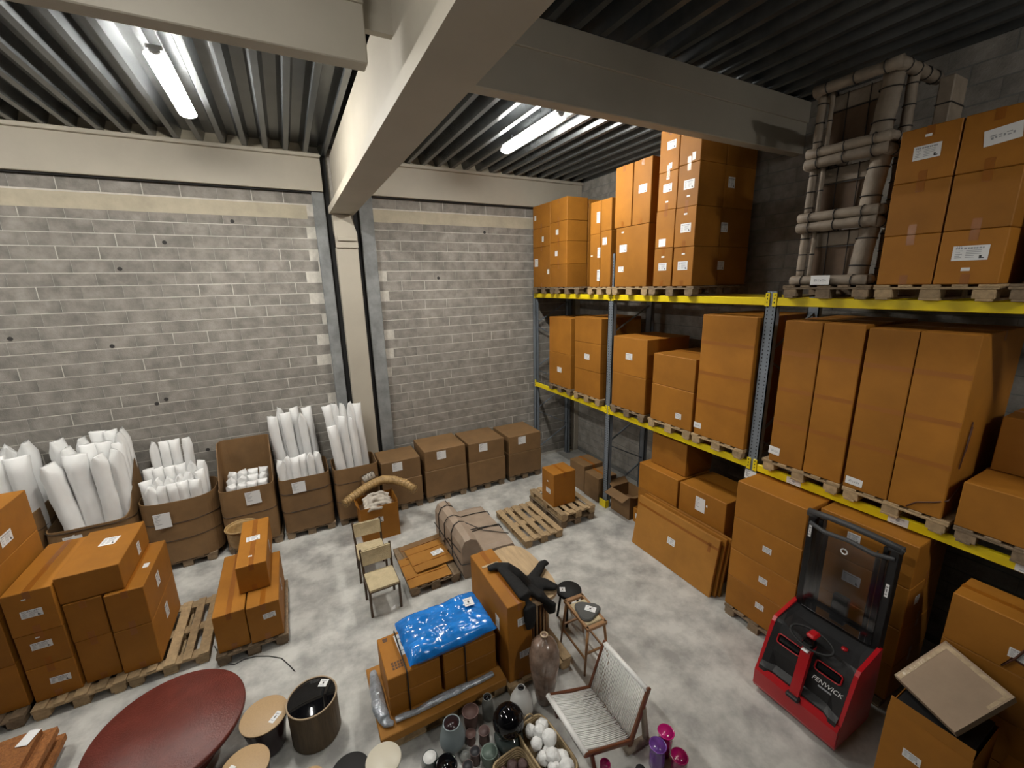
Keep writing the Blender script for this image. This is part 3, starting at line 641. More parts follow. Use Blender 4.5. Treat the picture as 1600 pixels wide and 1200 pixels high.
for k in range(7):
    y0 = 7.36+.035*k; P = []
    for i in range(13): u = i/12; P.append((.78+.48*u, y0+.05*nz(u*3, k, 0), .62+.10*math.sin(u*PI)+.05*nz(u*4, k*2.1, 1)+.015*k-.05*(k % 2)))
    b.tube(P, [.03+.022*abs(nz(i*.5, k, 5)) for i in range(13)], 8)
for k in range(4): b.tube([(.80+.05*k, 7.34+.04*k, .60), (.9+.05*k, 7.30+.03*k, .66), (1.05+.03*k, 7.31+.03*k, .63), (1.15+.02*k, 7.4, .7)], .035, 8)
me = fuse(b, 'linen_cloth', 'linen', .012); tag(link('linen_cloth', me), 'crumpled off-white linen heaped in the open carton', 'cloth')
r = empty('rattan_roll', (0, 0, 0), label='bent rattan roll lying across the linen carton', cat='rattan roll')
P = [(.47, 7.55, .76), (.60, 7.63, .80), (.80, 7.75, .84), (1.02, 7.84, .88), (1.22, 7.86, .91), (1.42, 7.78, .89), (1.60, 7.62, .84), (1.72, 7.42, .77)]
b = MB(); b.tube(P, [.062, .072, .078, .08, .084, .08, .076, .07], 12); b.build('bundle', 'rattan', r)
for i in range(24):
    u = i/23*(len(P)-1.001); k = int(u); f = u-k; p = Vector(P[k]).lerp(Vector(P[k+1]), f); t = (Vector(P[k+1])-Vector(P[k])).normalized(); x = t.cross(Vector((0, 0, 1))).normalized(); y = x.cross(t)
    b = MB(); b.tube([p+(x*math.cos(a*PI/6)+y*math.sin(a*PI/6))*.082 for a in range(12)], .006, 4, closed=True); b.build('binding', 'rattan', r)
r = empty('checked_roll', (.98, 8.0, 0), label='white roll with dark criss-cross cord behind the rattan roll', cat='fabric roll')
b = MB(); b.tube([(-.10, -.02, .93), (.0, .0, .965), (.10, .03, .985)], .07, 12); b.build('fabric', 'linen', r)
for s in (-1, 1):
    for k in range(4): b = MB(); b.tube([(-.1+.06*k+.04*s*math.cos(a*PI/8), .072*math.cos(a*PI/8), .96+.073*math.sin(a*PI/8)+.02*k-.02) for a in range(9)], .004, 4); b.build('cord', 'strap_black', r)
b = MB(); b.box((-.13, -.1, 0), (.15, .12, .89), 0, .01); b.build('core_box', 'card_olive', r)
# flattened cartons on a pallet
pallet(1.09, 5.53, 0, 'y', 'dark wooden pallet under the flattened cartons beside the wrapped sofa', 'pallet_old', ln=1.15)
def sheet(label, cx, cy, z, w_, d, rz, m='card_flat', th=.006, fold=True, lab=None):
    o = None; b = MB(); b.surf(lambda u, v: ((u-.5)*w_, (v-.5)*d, th+.014*nz(u*3, v*3, cx)+.010), 10, 10, 0, False); b.surf(lambda u, v: ((u-.5)*w_, (v-.5)*d, .014*nz(u*3, v*3, cx)+.010), 10, 10, 0, False)
    b.box((-w_/2, -d/2, .004), (w_/2, -d/2+.004, .016)); b.box((w_/2-.004, -d/2, .004), (w_/2, d/2, .016))
    o = b.build('flattened_carton', m, None, (cx, cy, z), rz); tag(o, label, 'cardboard', 'flattened cartons beside the sofa')
    if fold:
        for v in (-.22, .24): b = MB(); b.box((-w_/2, v*d-.004, .012), (w_/2, v*d+.004, .021)); b.build('crease', 'tape', o)
    if lab: sticker(o, (w_, d, .021), '+z', *lab)
    return o
sheet('wide flattened carton lying lowest on the pallet by the sofa', 1.42, 5.92, .145, .66, .76, .02)
sheet('dark weathered flattened carton at far side of the pallet', 1.58, 6.40, .148, .78, .55, .10, 'card_olive')
sheet('labelled flattened carton on top of the pallet by the sofa', 1.56, 6.14, .180, .62, .66, .06, lab=(.24, -.02, .20, .12, 'ship', .08))
# wrapped sofa
r = empty('wrapped_sofa', (0, 0, 0), label='sofa wrapped in kraft paper and tied with dark straps', cat='sofa')
sp = [(1.95, 0), (1.92, .10), (1.92, .58), (1.98, .70), (2.08, .73), (2.18, .68), (2.26, .47), (2.30, .42), (2.60, .41), (2.84, .38), (2.88, .30), (2.88, 0)]
b = MB(); Y0, Y1 = 5.52, 6.88; ns = 14; vs = []; fs = []; n = len(sp)
for j in range(ns+1):
    y = Y0+(Y1-Y0)*j/ns
    for i, (x, z) in enumerate(sp): sc = .93 if j in (0, ns) else 1.0; vs.append((2.4+(x-2.4)*(.985 if j in (0, ns) else 1)+.012*nz(x*5, y*4, z*5), y, z*sc+.016*nz(x*4, y*5, z*4+3) if z > .01 else 0))
for j in range(ns):
    for i in range(n): fs.append((j*n+i, j*n+(i+1) % n, (j+1)*n+(i+1) % n, (j+1)*n+i))
fs.append(tuple(range(n))); fs.append(tuple(ns*n+i for i in range(n-1, -1, -1))); b.add(vs, fs); b.build('paper_wrapping', 'kraft_paper', r)
def strap_on(r, pts, rad=.008, m='strap_black'): b = MB(); b.tube(pts, rad, 5); b.build('strap', m, r)
def sofa_y(y, dy=0.0): return [(x+(.012 if x > 2.4 else -.012), y+dy*k/(len(sp)-1), z+.014) for k, (x, z) in enumerate(sp)]
strap_on(r, sofa_y(5.9, .25)); strap_on(r, sofa_y(6.35, -.35)); strap_on(r, sofa_y(6.6))
strap_on(r, [(1.905, 5.52, .28), (1.905, 6.2, .33), (1.905, 6.88, .3)]); strap_on(r, [(1.905, 5.52, .50), (1.905, 6.1, .42), (1.905, 6.5, .12)]); strap_on(r, [(1.91, 5.505, .28), (2.2, 5.50, .24), (2.5, 5.50, .28), (2.88, 5.505, .25)])
strap_on(r, [(2.1, 6.75, .745), (2.25, 6.3, .52), (2.5, 6.0, .44), (2.87, 5.75, .40)])
# bare pallet and double pallet with a carton
pallet(3.18, 5.72, 0, 'y', 'bare wooden pallet lying alone on the open floor', 'pallet_wood')
pallet(4.07, 5.92, 0, 'y', 'lower wooden pallet of the pair carrying one upright carton', 'pallet_old')
pallet(4.08, 5.91, .145, 'y', 'upper wooden pallet of the pair carrying one upright carton', 'pallet_wood')
carton('upright brown carton standing alone on the double pallet', 4.10, 4.62, 6.22, 6.66, .289, .98, [('-x', .05, -.08, .16, .10, 'ship', -.05), ('-x', .0, .2, .035, .03, '')], 'y')
# tall carton, console table, garment
pallet(1.66, 3.42, 0, 'y', 'wooden pallet under the tall carton and the ribbed console', 'pallet_wood', wd=.86)
tc = carton('tall narrow brown carton with a black garment on top', 1.685, 2.0, 3.46, 4.52, Z, 1.155, [('-y', .12, .26, .14, .10, 'ship', .03), ('-y', .18, -.18, .14, .09, 'ship', .03), ('-x', .25, .12, .10, .17, 'list')], 'y', jit=.3)
b = MB(); b.box((-.12, .2, 1.009), (.10, .24, 1.013)); b.build('tape_patch', 'clear_tape', tc)
r = empty('console_table', (2.34, 4.33, Z), label='light wooden console table with ribbed round base beside the tall carton', cat='table')
b = MB(); pl = []
for k in range(40):
    t = 2*PI*k/40; ex = 3.0; c, s = math.cos(t), math.sin(t); pl.append((math.copysign(abs(c)**(2/ex), c)*.315, math.copysign(abs(s)**(2/ex), s)*.60))
b.add([(x, y, .60) for x, y in pl]+[(x, y, .645) for x, y in pl], [tuple(range(39, -1, -1)), tuple(range(40, 80))]+[(k, (k+1) % 40, 40+(k+1) % 40, 40+k) for k in range(40)]); b.build('tabletop', 'light_wood', r)
b = MB(); b.lathe([(.13, 0), (.13, .6)], 20, (0, -.36, 0)); b.build('base_core', 'chair_wood', r)
for k in range(22):
    t = 2*PI*k/22; b = MB(); b.tube([(.16*math.cos(t), -.36+.16*math.sin(t), 0), (.16*math.cos(t), -.36+.16*math.sin(t), .6)], .013, 6); b.build('rib', 'light_wood' if k % 2 else 'stool_wood', r)
b = MB(); b.lathe([(.15, 0), (.15, .6)], 20, (0, .36, 0)); b.build('base_core', 'stool_wood', r)
b = MB()
b.tube([(1.76, 4.12, 1.185), (1.86, 4.10, 1.20), (1.98, 4.02, 1.20), (2.08, 3.96, 1.10), (2.2, 3.95, .92)], [.05, .06, .07, .09, .11], 10, flat=.55)
b.tube([(2.02, 4.0, 1.12), (2.14, 4.0, .95), (2.3, 4.0, .86), (2.45, 3.92, .84), (2.56, 3.8, .83)], [.09, .12, .14, .13, .06], 12, flat=.45)
b.tube([(2.3, 4.03, .86), (2.48, 4.15, .85), (2.62, 4.25, .86), (2.70, 4.26, .85)], [.08, .07, .06, .05], 10, flat=.6)
b.tube([(1.90, 4.02, 1.20), (1.93, 3.75, 1.19), (1.94, 3.5, 1.18), (1.95, 3.435, 1.08), (1.955, 3.43, .92), (1.95, 3.43, .80)], [.06, .085, .09, .085, .08, .05], 10, flat=.5, up=(0, .6, .8))
b.tube([(2.2, 3.95, .9), (2.3, 3.78, .83), (2.38, 3.69, .72), (2.40, 3.67, .62)], [.11, .13, .11, .05], 10, flat=.5, up=(0, .6, .8))
me = fuse(b, 'black_garment', 'black_cloth', .014); tag(link('black_garment', me), 'black jacket flung over the tall carton and console table', 'jacket')
# stools
def round_stool(x, y, rad, h, label, m='matt_black', legm='matt_black'):
    r = empty('round_stool', (x, y, 0), label=label, cat='stool')
    b = MB(); b.lathe([(rad*.96, h-.05), (rad, h-.045), (rad, h-.006), (rad*.97, h)], 32); b.build('seat', m, r)
    for k in range(4):
        a = PI/4+k*PI/2; b = MB(); b.tube([(rad*.6*math.cos(a), rad*.6*math.sin(a), h-.05), (rad*.95*math.cos(a), rad*.95*math.sin(a), 0)], .016, 8); b.build('leg', legm, r)
    return r
rs = round_stool(2.93, 4.06, .17, .47, 'black round stool with white tag beside the console table')
sticker(rs, (.3, .3, .47), '+z', -.28, .12, .075, .085, 'bar', -.5)
r = empty('counter_stool', (2.765, 3.50, 0), -.05, label='brown wooden stool with woven seat and grey cushion', cat='stool')
for sx in (-1, 1):
    b = MB(); b.bar((sx*.125, -.26, .615), (sx*.125, .26, .615), .035, .04, c=.005); b.build('seat_rail', 'stool_wood', r)
    b = MB(); b.bar((-.14, sx*.245, .615), (.14, sx*.245, .615), .05, .04, c=.005); b.build('seat_rail', 'stool_wood', r)
    for sy in (-1, 1):
        b = MB(); b.tube([(sx*.115, sy*.235, .60), (sx*.175, sy*.27, 0)], [.018, .013], 8); b.build('leg', 'stool_wood', r)
    b = MB(); b.bar((sx*.15, -.255, .2), (sx*.15, .255, .2), .02, .02); b.build('stretcher', 'stool_wood', r)
    b = MB(); b.bar((-.145, sx*.25, .28), (.145, sx*.25, .28), .02, .02); b.build('stretcher', 'stool_wood', r)
b = MB(); b.box((-.115, -.20, .60), (.115, .17, .633), 0, .008); b.build('seat', 'straw', r)
o = MB(); pts = []
for k in range(30):
    t = 2*PI*k/30; rr = .15*(1+.16*math.cos(3*t+.6)); pts.append((rr*math.cos(t), rr*math.sin(t)*.95))
o.add([(x, y, 0) for x, y in pts]+[(x*1.02, y*1.02, .015) for x, y in pts]+[(x*.93, y*.93, .028) for x, y in pts], [tuple(range(29, -1, -1)), tuple(range(60, 90))]+[(a*30+k, a*30+(k+1) % 30, (a+1)*30+(k+1) % 30, (a+1)*30+k) for a in (0, 1) for k in range(30)])
oc = tag(o.build('seat_cushion', 'grey_felt', None, (2.78, 3.47, .636)), 'rounded grey felt cushion lying on the woven stool', 'cushion')
sticker(oc, (.3, .3, .03), '+z', .12, -.05, .13, .085, 'bar', -.9)
# tall stone vase
r = empty('floor_vase', (2.0, 3.215, 0), label='tall speckled brown vase with narrow neck beside the tall carton', cat='vase')
b = MB(); b.lathe([(.085, 0), (.095, .03), (.115, .15), (.145, .35), (.168, .53), (.165, .65), (.135, .76), (.085, .815), (.042, .835), (.030, .85), (.030, .875)], 36); b.build('vase_body', 'stone_vase', r)
b = MB(); b.lathe([(.030, .866), (.042, .872), (.043, .885), (.034, .89), (.028, .885), (.024, .85), (.001, .84)], 24); b.build('vase_lip', 'bark_rim', r)
# =================================================================== BLUE BAG PALLET
pallet(.36, 3.49, 0, 'x', 'wooden pallet under the strapped cartons and the blue bag', 'pallet_wood', ln=1.3)
o = carton('flat carton tray lying on the pallet under the four strapped cartons', .27, 1.66, 3.46, 4.36, Z, .245, (), None, 'card_flat', jit=.2)
G = 'strapped cartons under the blue bag'
z0, z1, z2 = .25, .485, .715
carton('lower carton with dark gap beside it, under the bag label end', .41, .965, 3.64, 4.22, z0, z1, (), None, group=G, jit=.3)
carton('lower carton under the blue bag, on the side of the tall vase', .995, 1.62, 3.64, 4.22, z0, z1, (), None, group=G, jit=.3)
c1 = carton('upper carton with printed marks and large white label by the blue bag', .41, .965, 3.64, 4.22, z1, z2, [('+z', -.06, .16, .12, .30, 'bar', .05)], None, group=G, jit=.3)
b = MB()
for k in range(4):
    for j in range(3): b.box((-.20+.03*k, -.20+.035*j, .2285), (-.178+.03*k, -.175+.035*j, .2300))
b.box((-.22, .2, .2285), (-.17, .25, .23)); tag(b.build('printed_marks', 'print_brown', c1), kind='stuff')
carton('upper carton under the blue bag, on the side of the tall vase', .995, 1.62, 3.64, 4.22, z1, z2, (), None, group=G, jit=.3)
for i, x in enumerate((.61, 1.24)):
    b = MB(); b.tube([(x, 3.625, .15), (x, 3.625, .72), (x, 3.66, .728), (x, 4.2, .728), (x, 4.235, .72), (x, 4.235, .2)], .008, 5); tag(b.build('strap', 'strap_black'), ('black strap round the cartons by the bag label end', 'black strap round the cartons below the bag tag')[i], 'strap', 'straps on the blue bag pallet')
def pillow(name, label, cx, cy, z, w_, d, h, rz, m, seed=0):
    b = MB()
    def P(u, v, s):
        a, c = 2*u-1, 2*v-1; e = max(0, (1-abs(a)**5))*max(0, (1-abs(c)**5)); e = e**.55
        wr = .045*nz(a*2.2+seed, c*1.8, s)+.03*nz(a*3, c*9+a*3+seed, s)+.016*nz(a*12+c*5, c*5+seed, s)
        k = 1+.03*nz(a*2, c*2, 7+seed)
        return Vector((a*w_/2*k, c*d/2*k, h*.5+s*e*(h/2+wr*(1 if s > 0 else .1))+(.01*nz(a*5, c*5, 2))))
    b.surf(lambda u, v: P(u, v, 1), 44, 32); b.surf(lambda u, v: P(1-u, v, -1), 44, 32)
    o = b.build(name, m, None, (cx, cy, z), rz); tag(o, label, 'bag'); return o
bl = pillow('plastic_bag', 'bright blue plastic bag lying on the strapped cartons', 1.12, 3.90, .735, .98, .64, .20, .015, 'blue_plastic')
sticker(bl, (.98, .64, .205), '+z', .33, .14, .11, .13, 'bar', -.1, 'tag_label', .004)
b = MB()
b.tube([(.34, 4.25, .27), (.33, 4.0, .28), (.32, 3.75, .30), (.345, 3.62, .29)], [.04, .07, .075, .06], 10, flat=.9)
b.tube([(.345, 3.64, .28), (.36, 3.575, .275), (.42, 3.55, .27)], [.06, .05, .03], 8, flat=.6)
me = fuse(b, 'plastic_film', 'silver_film', .012); tag(link('plastic_film', me), 'crumpled clear plastic film tucked at end of the strapped cartons', 'plastic film', 'plastic film on the blue bag pallet')
b = MB(); b.tube([(.44+.11*i, 3.575-.012*math.sin(i*.9), .272+.022*nz(i*.8, 0, 0)) for i in range(11)], [.035+.02*abs(nz(i, 3, 1)) for i in range(11)], 9, flat=.8)
b.tube([(.62+.1*i, 3.55, .262+.012*nz(i*.9, 4, 0)) for i in range(9)], .018, 7)
me = fuse(b, 'plastic_film', 'silver_film', .010); tag(link('plastic_film', me), 'long crumpled clear plastic film along front of the strapped cartons', 'plastic film', 'plastic film on the blue bag pallet')
# =================================================================== FRONT LEFT: tables, mats
r = empty('round_table', (-1.55, 4.47, 0), label='large dark red round low table', cat='table')
b = MB(); b.lathe([(.60, .355), (.635, .36), (.645, .385), (.643, .41), (.632, .42), (.001, .42)], 64); b.build('tabletop', 'red_lacquer', r)
b = MB(); b.lathe([(.36, 0), (.37, .03), (.30, .12), (.26, .22), (.34, .33), (.46, .36)], 40); b.build('pedestal', 'red_lacquer', r)
for i, (dx, zz) in enumerate(((0, .0), (.13, .075), (.05, .15), (.10, .22), (.0, .285))):
    b = MB(); L = .85; b.surf(lambda u, v: ((u-1)*L+.008*nz(v*30, i, 0)*(u > .95), (v-.5)*1.05+.006*nz(u*30, i, 3)*(v > .95), .068+.004*nz(u*8, v*8, i)), 12, 30, 0, False); b.box((-L, -.525, 0), (0, .525, .067), 0, .004)
    o = b.build('coir_mat', 'coir', None, (-2.70+dx*.9, 4.70-.02*i, zz), .02*(i % 3-1)); tag(o, f'rough orange-brown coir mat in low pile, {ORD[5][i]}', 'mat', 'coir mats in the low pile')
    if i == 4: sticker(o, (0, 0, .072), '+z', 0, 0, .10, .16, '', -.3, off=.006).location = (-.06, .44, 0)
def drum(x, y, r0, r1, h, label, side, top, prof=None, rim=None):
    r = empty('side_table', (x, y, 0), label=label, cat='side table', group='small round side tables')
    b = MB(); b.lathe(prof or [(r0*.7, 0), (r0*.8, .03), (r0*.9, h*.5), (r1*.97, h-.03), (r1, h-.012)], 36); b.build('base', side, r)
    b = MB(); b.lathe([(r1, h-.012), (r1, h-.002), (r1*.985, h), (.001, h)], 36); b.build('tabletop', top, r)
    if rim: b = MB(); b.tube([(r1*math.cos(k*PI/24), r1*math.sin(k*PI/24), h) for k in range(48)], .009, 6, closed=True); b.build('rim', rim, r)
    return r
t = drum(-.725, 4.16, .19, .215, .40, 'tan-topped side table with dark wine base behind the bark drum table', 'dark_wine', 'tan_top'); sticker(t, (.4, .4, .4), '+z', .25, -.20, .055, .12, 'bar', -.75)
t = drum(-.86, 3.70, .19, .20, .40, 'tan-topped side table cut by the lower picture edge', 'dark_wine', 'tan_top'); sticker(t, (.4, .4, .4), '+z', -.30, .05, .055, .10, '', -.75)
t = drum(-.285, 4.075, .235, .235, .46, 'drum side table clad in brown bark with glossy black top', 'bark_wood', 'gloss_black', [(.225, 0), (.235, .02), (.235, .44), (.235, .448)], 'bark_rim'); sticker(t, (.4, .4, .46), '+z', .30, .28, .085, .085, 'bar', -.5)
drum(-.03, 3.19, .14, .165, .42, 'black-topped side table at the lower picture edge', 'matt_black', 'matt_black')
drum(.25, 3.14, .10, .155, .43, 'cream-topped side table at the lower picture edge', 'white_ceramic', 'cream_ceramic')
drum(-.36, 3.37, .10, .13, .30, 'small tan-topped stool table half hidden at the lower picture edge', 'dark_wine', 'tan_top')
# =================================================================== VASES AND BASKETS
def vase(x, y, prof, m, label, inner='print_brown', n=28, group='vases on the floor', rz=0):
    r = empty('vase', (x, y, 0), rz, label=label, cat='vase', group=group)
    rt, zt = prof[-1]; b = MB(); b.lathe(prof+[(rt*.95, zt+.003), (rt*.88, zt)], n, cap=False); b.build('vase_body', m, r)
    b = MB(); b.lathe([(rt*.88, zt), (rt*.85, zt-.03), (rt*.80, max(zt*.4, .02)), (rt*.7, .02), (.001, .015)], n, cap=False); b.build('vase_mouth', inner, r)
    return r
vase(.93, 3.26, [(.075, 0), (.10, .02), (.128, .07), (.13, .12), (.105, .22), (.085, .28), (.088, .29)], 'blue_grey_clay', 'pale blue-grey vase with wide dark mouth beside the pallet', 'dark_wine')
r = empty('globe_vase', (1.43, 2.98, 0), label='large glossy black globe on a smoked base among the vases', cat='vase')
b = MB(); b.lathe([(.13, 0), (.15, .02), (.15, .14), (.125, .2)], 32); b.build('vase_base', 'smoke_glass', r)
b = MB(); b.lathe([(.001, .16)]+[(.158*math.sin(PI*k/16), .318-.158*math.cos(PI*k/16)) for k in range(1, 16)]+[(.001, .476)], 36); b.build('globe', 'gloss_black', r)
vase(1.68, 3.17, [(.06, 0), (.11, .04), (.13, .14), (.115, .26), (.07, .35), (.04, .385), (.042, .40)], 'white_ceramic', 'white rounded bottle vase behind the black globe', 'gloss_black')
vase(1.36, 3.34, [(.05, 0), (.06, .02), (.062, .2), (.045, .27), (.048, .28)], 'grey_clay', 'slim grey-green vase between pallet and black globe', 'gloss_black')
vase(1.16, 3.33, [(.05, 0), (.06, .03), (.055, .12), (.085, .22), (.09, .225)], 'rose_clay', 'flared rose clay vase behind the blue-grey vase', 'rose_clay')
vase(1.22, 3.12, [(.04, 0), (.055, .03), (.05, .1), (.058, .16), (.06, .165)], 'rose_clay', 'small rose candle holder beside the black globe', 'mauve_clay')
vase(1.10, 3.19, [(.04, 0), (.05, .03), (.04, .08), (.05, .12), (.055, .125)], 'rose_clay', 'little pink clay cup between the vases', 'rose_clay')
vase(1.07, 3.0, [(.04, 0), (.05, .03), (.045, .1), (.052, .14), (.054, .145)], 'mauve_clay', 'mauve candle holder with hole beside the sage bowl', 'print_black')
vase(.965, 2.93, [(.04, 0), (.055, .03), (.045, .08), (.052, .12), (.054, .125)], 'mauve_clay', 'mauve candle holder at the lower picture edge', 'print_black')
vase(.88, 2.90, [(.04, 0), (.05, .03), (.03, .08), (.036, .13), (.038, .135)], 'mauve_clay', 'mauve cup cut by the lower picture edge', 'rose_clay')
vase(1.19, 2.93, [(.05, 0), (.075, .03), (.085, .09), (.08, .14), (.082, .145)], 'sage_clay', 'sage green bowl in front of the black globe', 'sage_clay')
vase(1.0, 3.08, [(.05, 0), (.065, .02), (.05, .05), (.03, .065)], 'grey_clay', 'pale shell-like bowl beside the blue-grey vase', 'grey_clay')
vase(.66, 3.14, [(.06, 0), (.08, .04), (.085, .12), (.07, .17), (.072, .175)], 'smoke_glass', 'smoked glass pot with white inside at lower edge', 'white_foam')
vase(.78, 3.01, [(.08, 0), (.10, .04), (.105, .14), (.1, .17)], 'gloss_black', 'glossy black pot at the lower picture edge', 'gloss_black')
def basket(x, y, w_, d, h, rz, label, handles=True, m='rattan_pale'):
    r = empty('basket', (x, y, 0), rz, label=label, cat='basket', group='woven baskets on the floor')
    def ring(k, z, off=0): 
        t = 2*PI*k/40; c, s = math.cos(t), math.sin(t); e = 2/5; f = .9+.1*z/h
        return ((w_/2-off)*f*math.copysign(abs(c)**e, c), (d/2-off)*f*math.copysign(abs(s)**e, s), z)
    nco = max(4, int(h/.022))
    for j in range(nco):
        z = .012+j*(h-.014)/(nco-1)
        b = MB(); b.tube([ring(k, z) for k in range(40)], .0125, 5, closed=True); b.build('coil', m, r)
    b = MB(); b.add([ring(k, .01) for k in range(40)], [tuple(range(40))]); b.build('bottom', m, r)
    if handles:
        for s in (-1, 1): b = MB(); b.tube([(.06*math.cos(a*PI/8), s*d/2, h+.07*math.sin(a*PI/8)) for a in range(9)], .008, 6); b.build('handle', m, r)
    return r
basket(1.67, 2.65, .33, .62, .22, .10, 'oblong coiled basket full of white shell-like pieces')
basket(1.33, 2.60, .34, .44, .16, .10, 'smaller coiled basket at the lower picture edge', False)
def lump_mesh(seed, m):
    b = MB(); n = 12; vs = []; fs = []
    for j in range(n+1):
        for k in range(16):
            a, c = PI*j/n, 2*PI*k/16; v = Vector((math.sin(a)*math.cos(c), math.sin(a)*math.sin(c), math.cos(a))); rr = 1+.22*nz(v.x*1.8+seed, v.y*1.8, v.z*1.8)
            vs.append(v*rr*.085)
    for j in range(n):
        for k in range(16): fs.append((j*16+k, j*16+(k+1) % 16, (j+1)*16+(k+1) % 16, (j+1)*16+k))
    b.add(vs, fs, 0, True); return b.mesh('lump', m)
LM = [lump_mesh(i*5.1, 'white_foam') for i in range(4)]
for i, (x, y, z, s) in enumerate(((1.62, 2.86, .20, .85), (1.74, 2.85, .20, .95), (1.60, 2.72, .22, .8), (1.72, 2.68, .26, 1.05), (1.60, 2.58, .22, .85), (1.67, 2.62, .18, .9), (1.76, 2.52, .20, .85), (1.64, 2.46, .22, .9), (1.74, 2.42, .22, 1.0), (1.60, 2.38, .2, .9), (1.68, 2.79, .24, .95), (1.66, 2.53, .26, .95), (1.73, 2.60, .12, .9), (1.63, 2.65, .12, .9), (1.68, 2.45, .12, .9), (1.7, 2.8, .12, .9))):
    o = link('white_pebble', LM[i % 4]); o.location = (x, y, z); o.scale = (s*.85,)*3; o.rotation_euler = (random.random()*6, random.random()*6, random.random()*6); tag(o, 'white wrapped lumpy piece piled in the oblong coiled basket', 'ornament', 'white pieces in the oblong basket')
LM2 = [lump_mesh(i*5.1+40, 'mauve_clay') for i in range(3)]
for i, (x, y) in enumerate(((1.24, 2.72), (1.34, 2.74), (1.43, 2.70), (1.26, 2.62), (1.38, 2.62), (1.30, 2.53), (1.42, 2.53))):
    o = link('clay_piece', LM2[i % 3]); o.location = (x, y, .10); o.scale = (.6,)*3; tag(o, 'brown clay piece lying in the smaller coiled basket', 'ornament', 'clay pieces in the smaller basket')
# pink and violet glasses by the sling chair
vase(2.59, 2.13, [(.06, 0), (.072, .02), (.07, .16), (.062, .2), (.08, .26), (.082, .265)], 'violet_glass', 'violet glass vase behind the sling chair leg', 'violet_glass', group='coloured glass vases')
vase(2.74, 2.17, [(.04, 0), (.055, .02), (.05, .12), (.062, .22), (.078, .28), (.08, .285)], 'pink_glass', 'bright pink flared glass vase farthest from the sling chair', 'pink_glass', group='coloured glass vases')
vase(2.72, 1.985, [(.06, 0), (.07, .02), (.075, .2), (.08, .22)], 'pink_dark', 'raspberry pink glass beaker at the picture bottom', 'pink_dark', group='coloured glass vases')
vase(2.08, 2.28, [(.04, 0), (.05, .02), (.048, .14), (.05, .2)], 'pink_dark', 'raspberry glass vase under front of the sling chair', 'pink_dark', group='coloured glass vases')
vase(2.02, 2.20, [(.04, 0), (.06, .02), (.055, .08), (.05, .12)], 'pink_glass', 'pink glass cup under front of the sling chair', 'pink_glass', group='coloured glass vases')
vase(2.37, 2.12, [(.05, 0), (.055, .02), (.05, .10), (.045, .13)], 'matt_black', 'black cup between sling chair and violet vase', 'matt_black', group='coloured glass vases')
# =================================================================== SLING CHAIR
r = empty('lounge_chair', (0, 0, 0), label='low teak lounge chair strung with white cord', cat='chair')
F, Rr, T = (1.90, .36), (2.455, .15), (2.645, .66); ya, yb = 2.34, 2.985
for y in (ya, yb):
    b = MB(); b.bar((F[0]-.02, y, F[1]+.0), (Rr[0]+.03, y, Rr[1]-.01), .03, .05, c=.008); b.build('seat_rail', 'teak', r)
    b = MB(); b.bar((Rr[0]-.02, y, Rr[1]-.05), (T[0]+.012, y, T[1]+.03), .032, .05, 0, (1, 0, 0), c=.008); b.build('back_rail', 'teak', r)
    b = MB(); b.bar((F[0]+.06, y, F[1]-.02), (F[0]+.12, y, 0), .03, .04, 0, (1, 0, 0), c=.006); b.build('leg', 'teak', r)
    b = MB(); b.tube([(T[0]-.05, y, .48), (2.66, y, .04), (2.66, y, 0)], [.03, .035, .035], 10); b.build('leg', 'wrap_paper', r)
    b = MB(); b.tube([(2.40, y, .05), (2.52, y, .06), (2.68, y, .05)], .038, 10); b.build('wrapped_runner', 'wrap_paper', r)
for nm, p in (('front_bar', F), ('top_bar', T)):
    b = MB(); b.tube([(p[0], ya, p[1]), (p[0], yb, p[1])], .027, 12); b.build(nm, 'cord_white', r)
b = MB(); b.tube([(Rr[0], ya, Rr[1]), (Rr[0], yb, Rr[1])], .018, 8); b.build('rear_bar', 'teak', r)
nc = 36
for i in range(nc):
    y = ya+.03+(yb-ya-.06)*i/(nc-1)+random.uniform(-.002, .002)
    b = MB(); b.tube([(F[0], y, F[1]+.022), ((F[0]+Rr[0])/2, y, (F[1]+Rr[1])/2+.0), (Rr[0], y, Rr[1]+.018)], .0052, 5); b.build('cord', 'cord_white', r)
    b = MB(); b.tube([(Rr[0]-.012, y, Rr[1]+.02), (T[0]-.02, y, T[1]+.01)], .0046, 5); b.build('cord', 'cord_white', r)
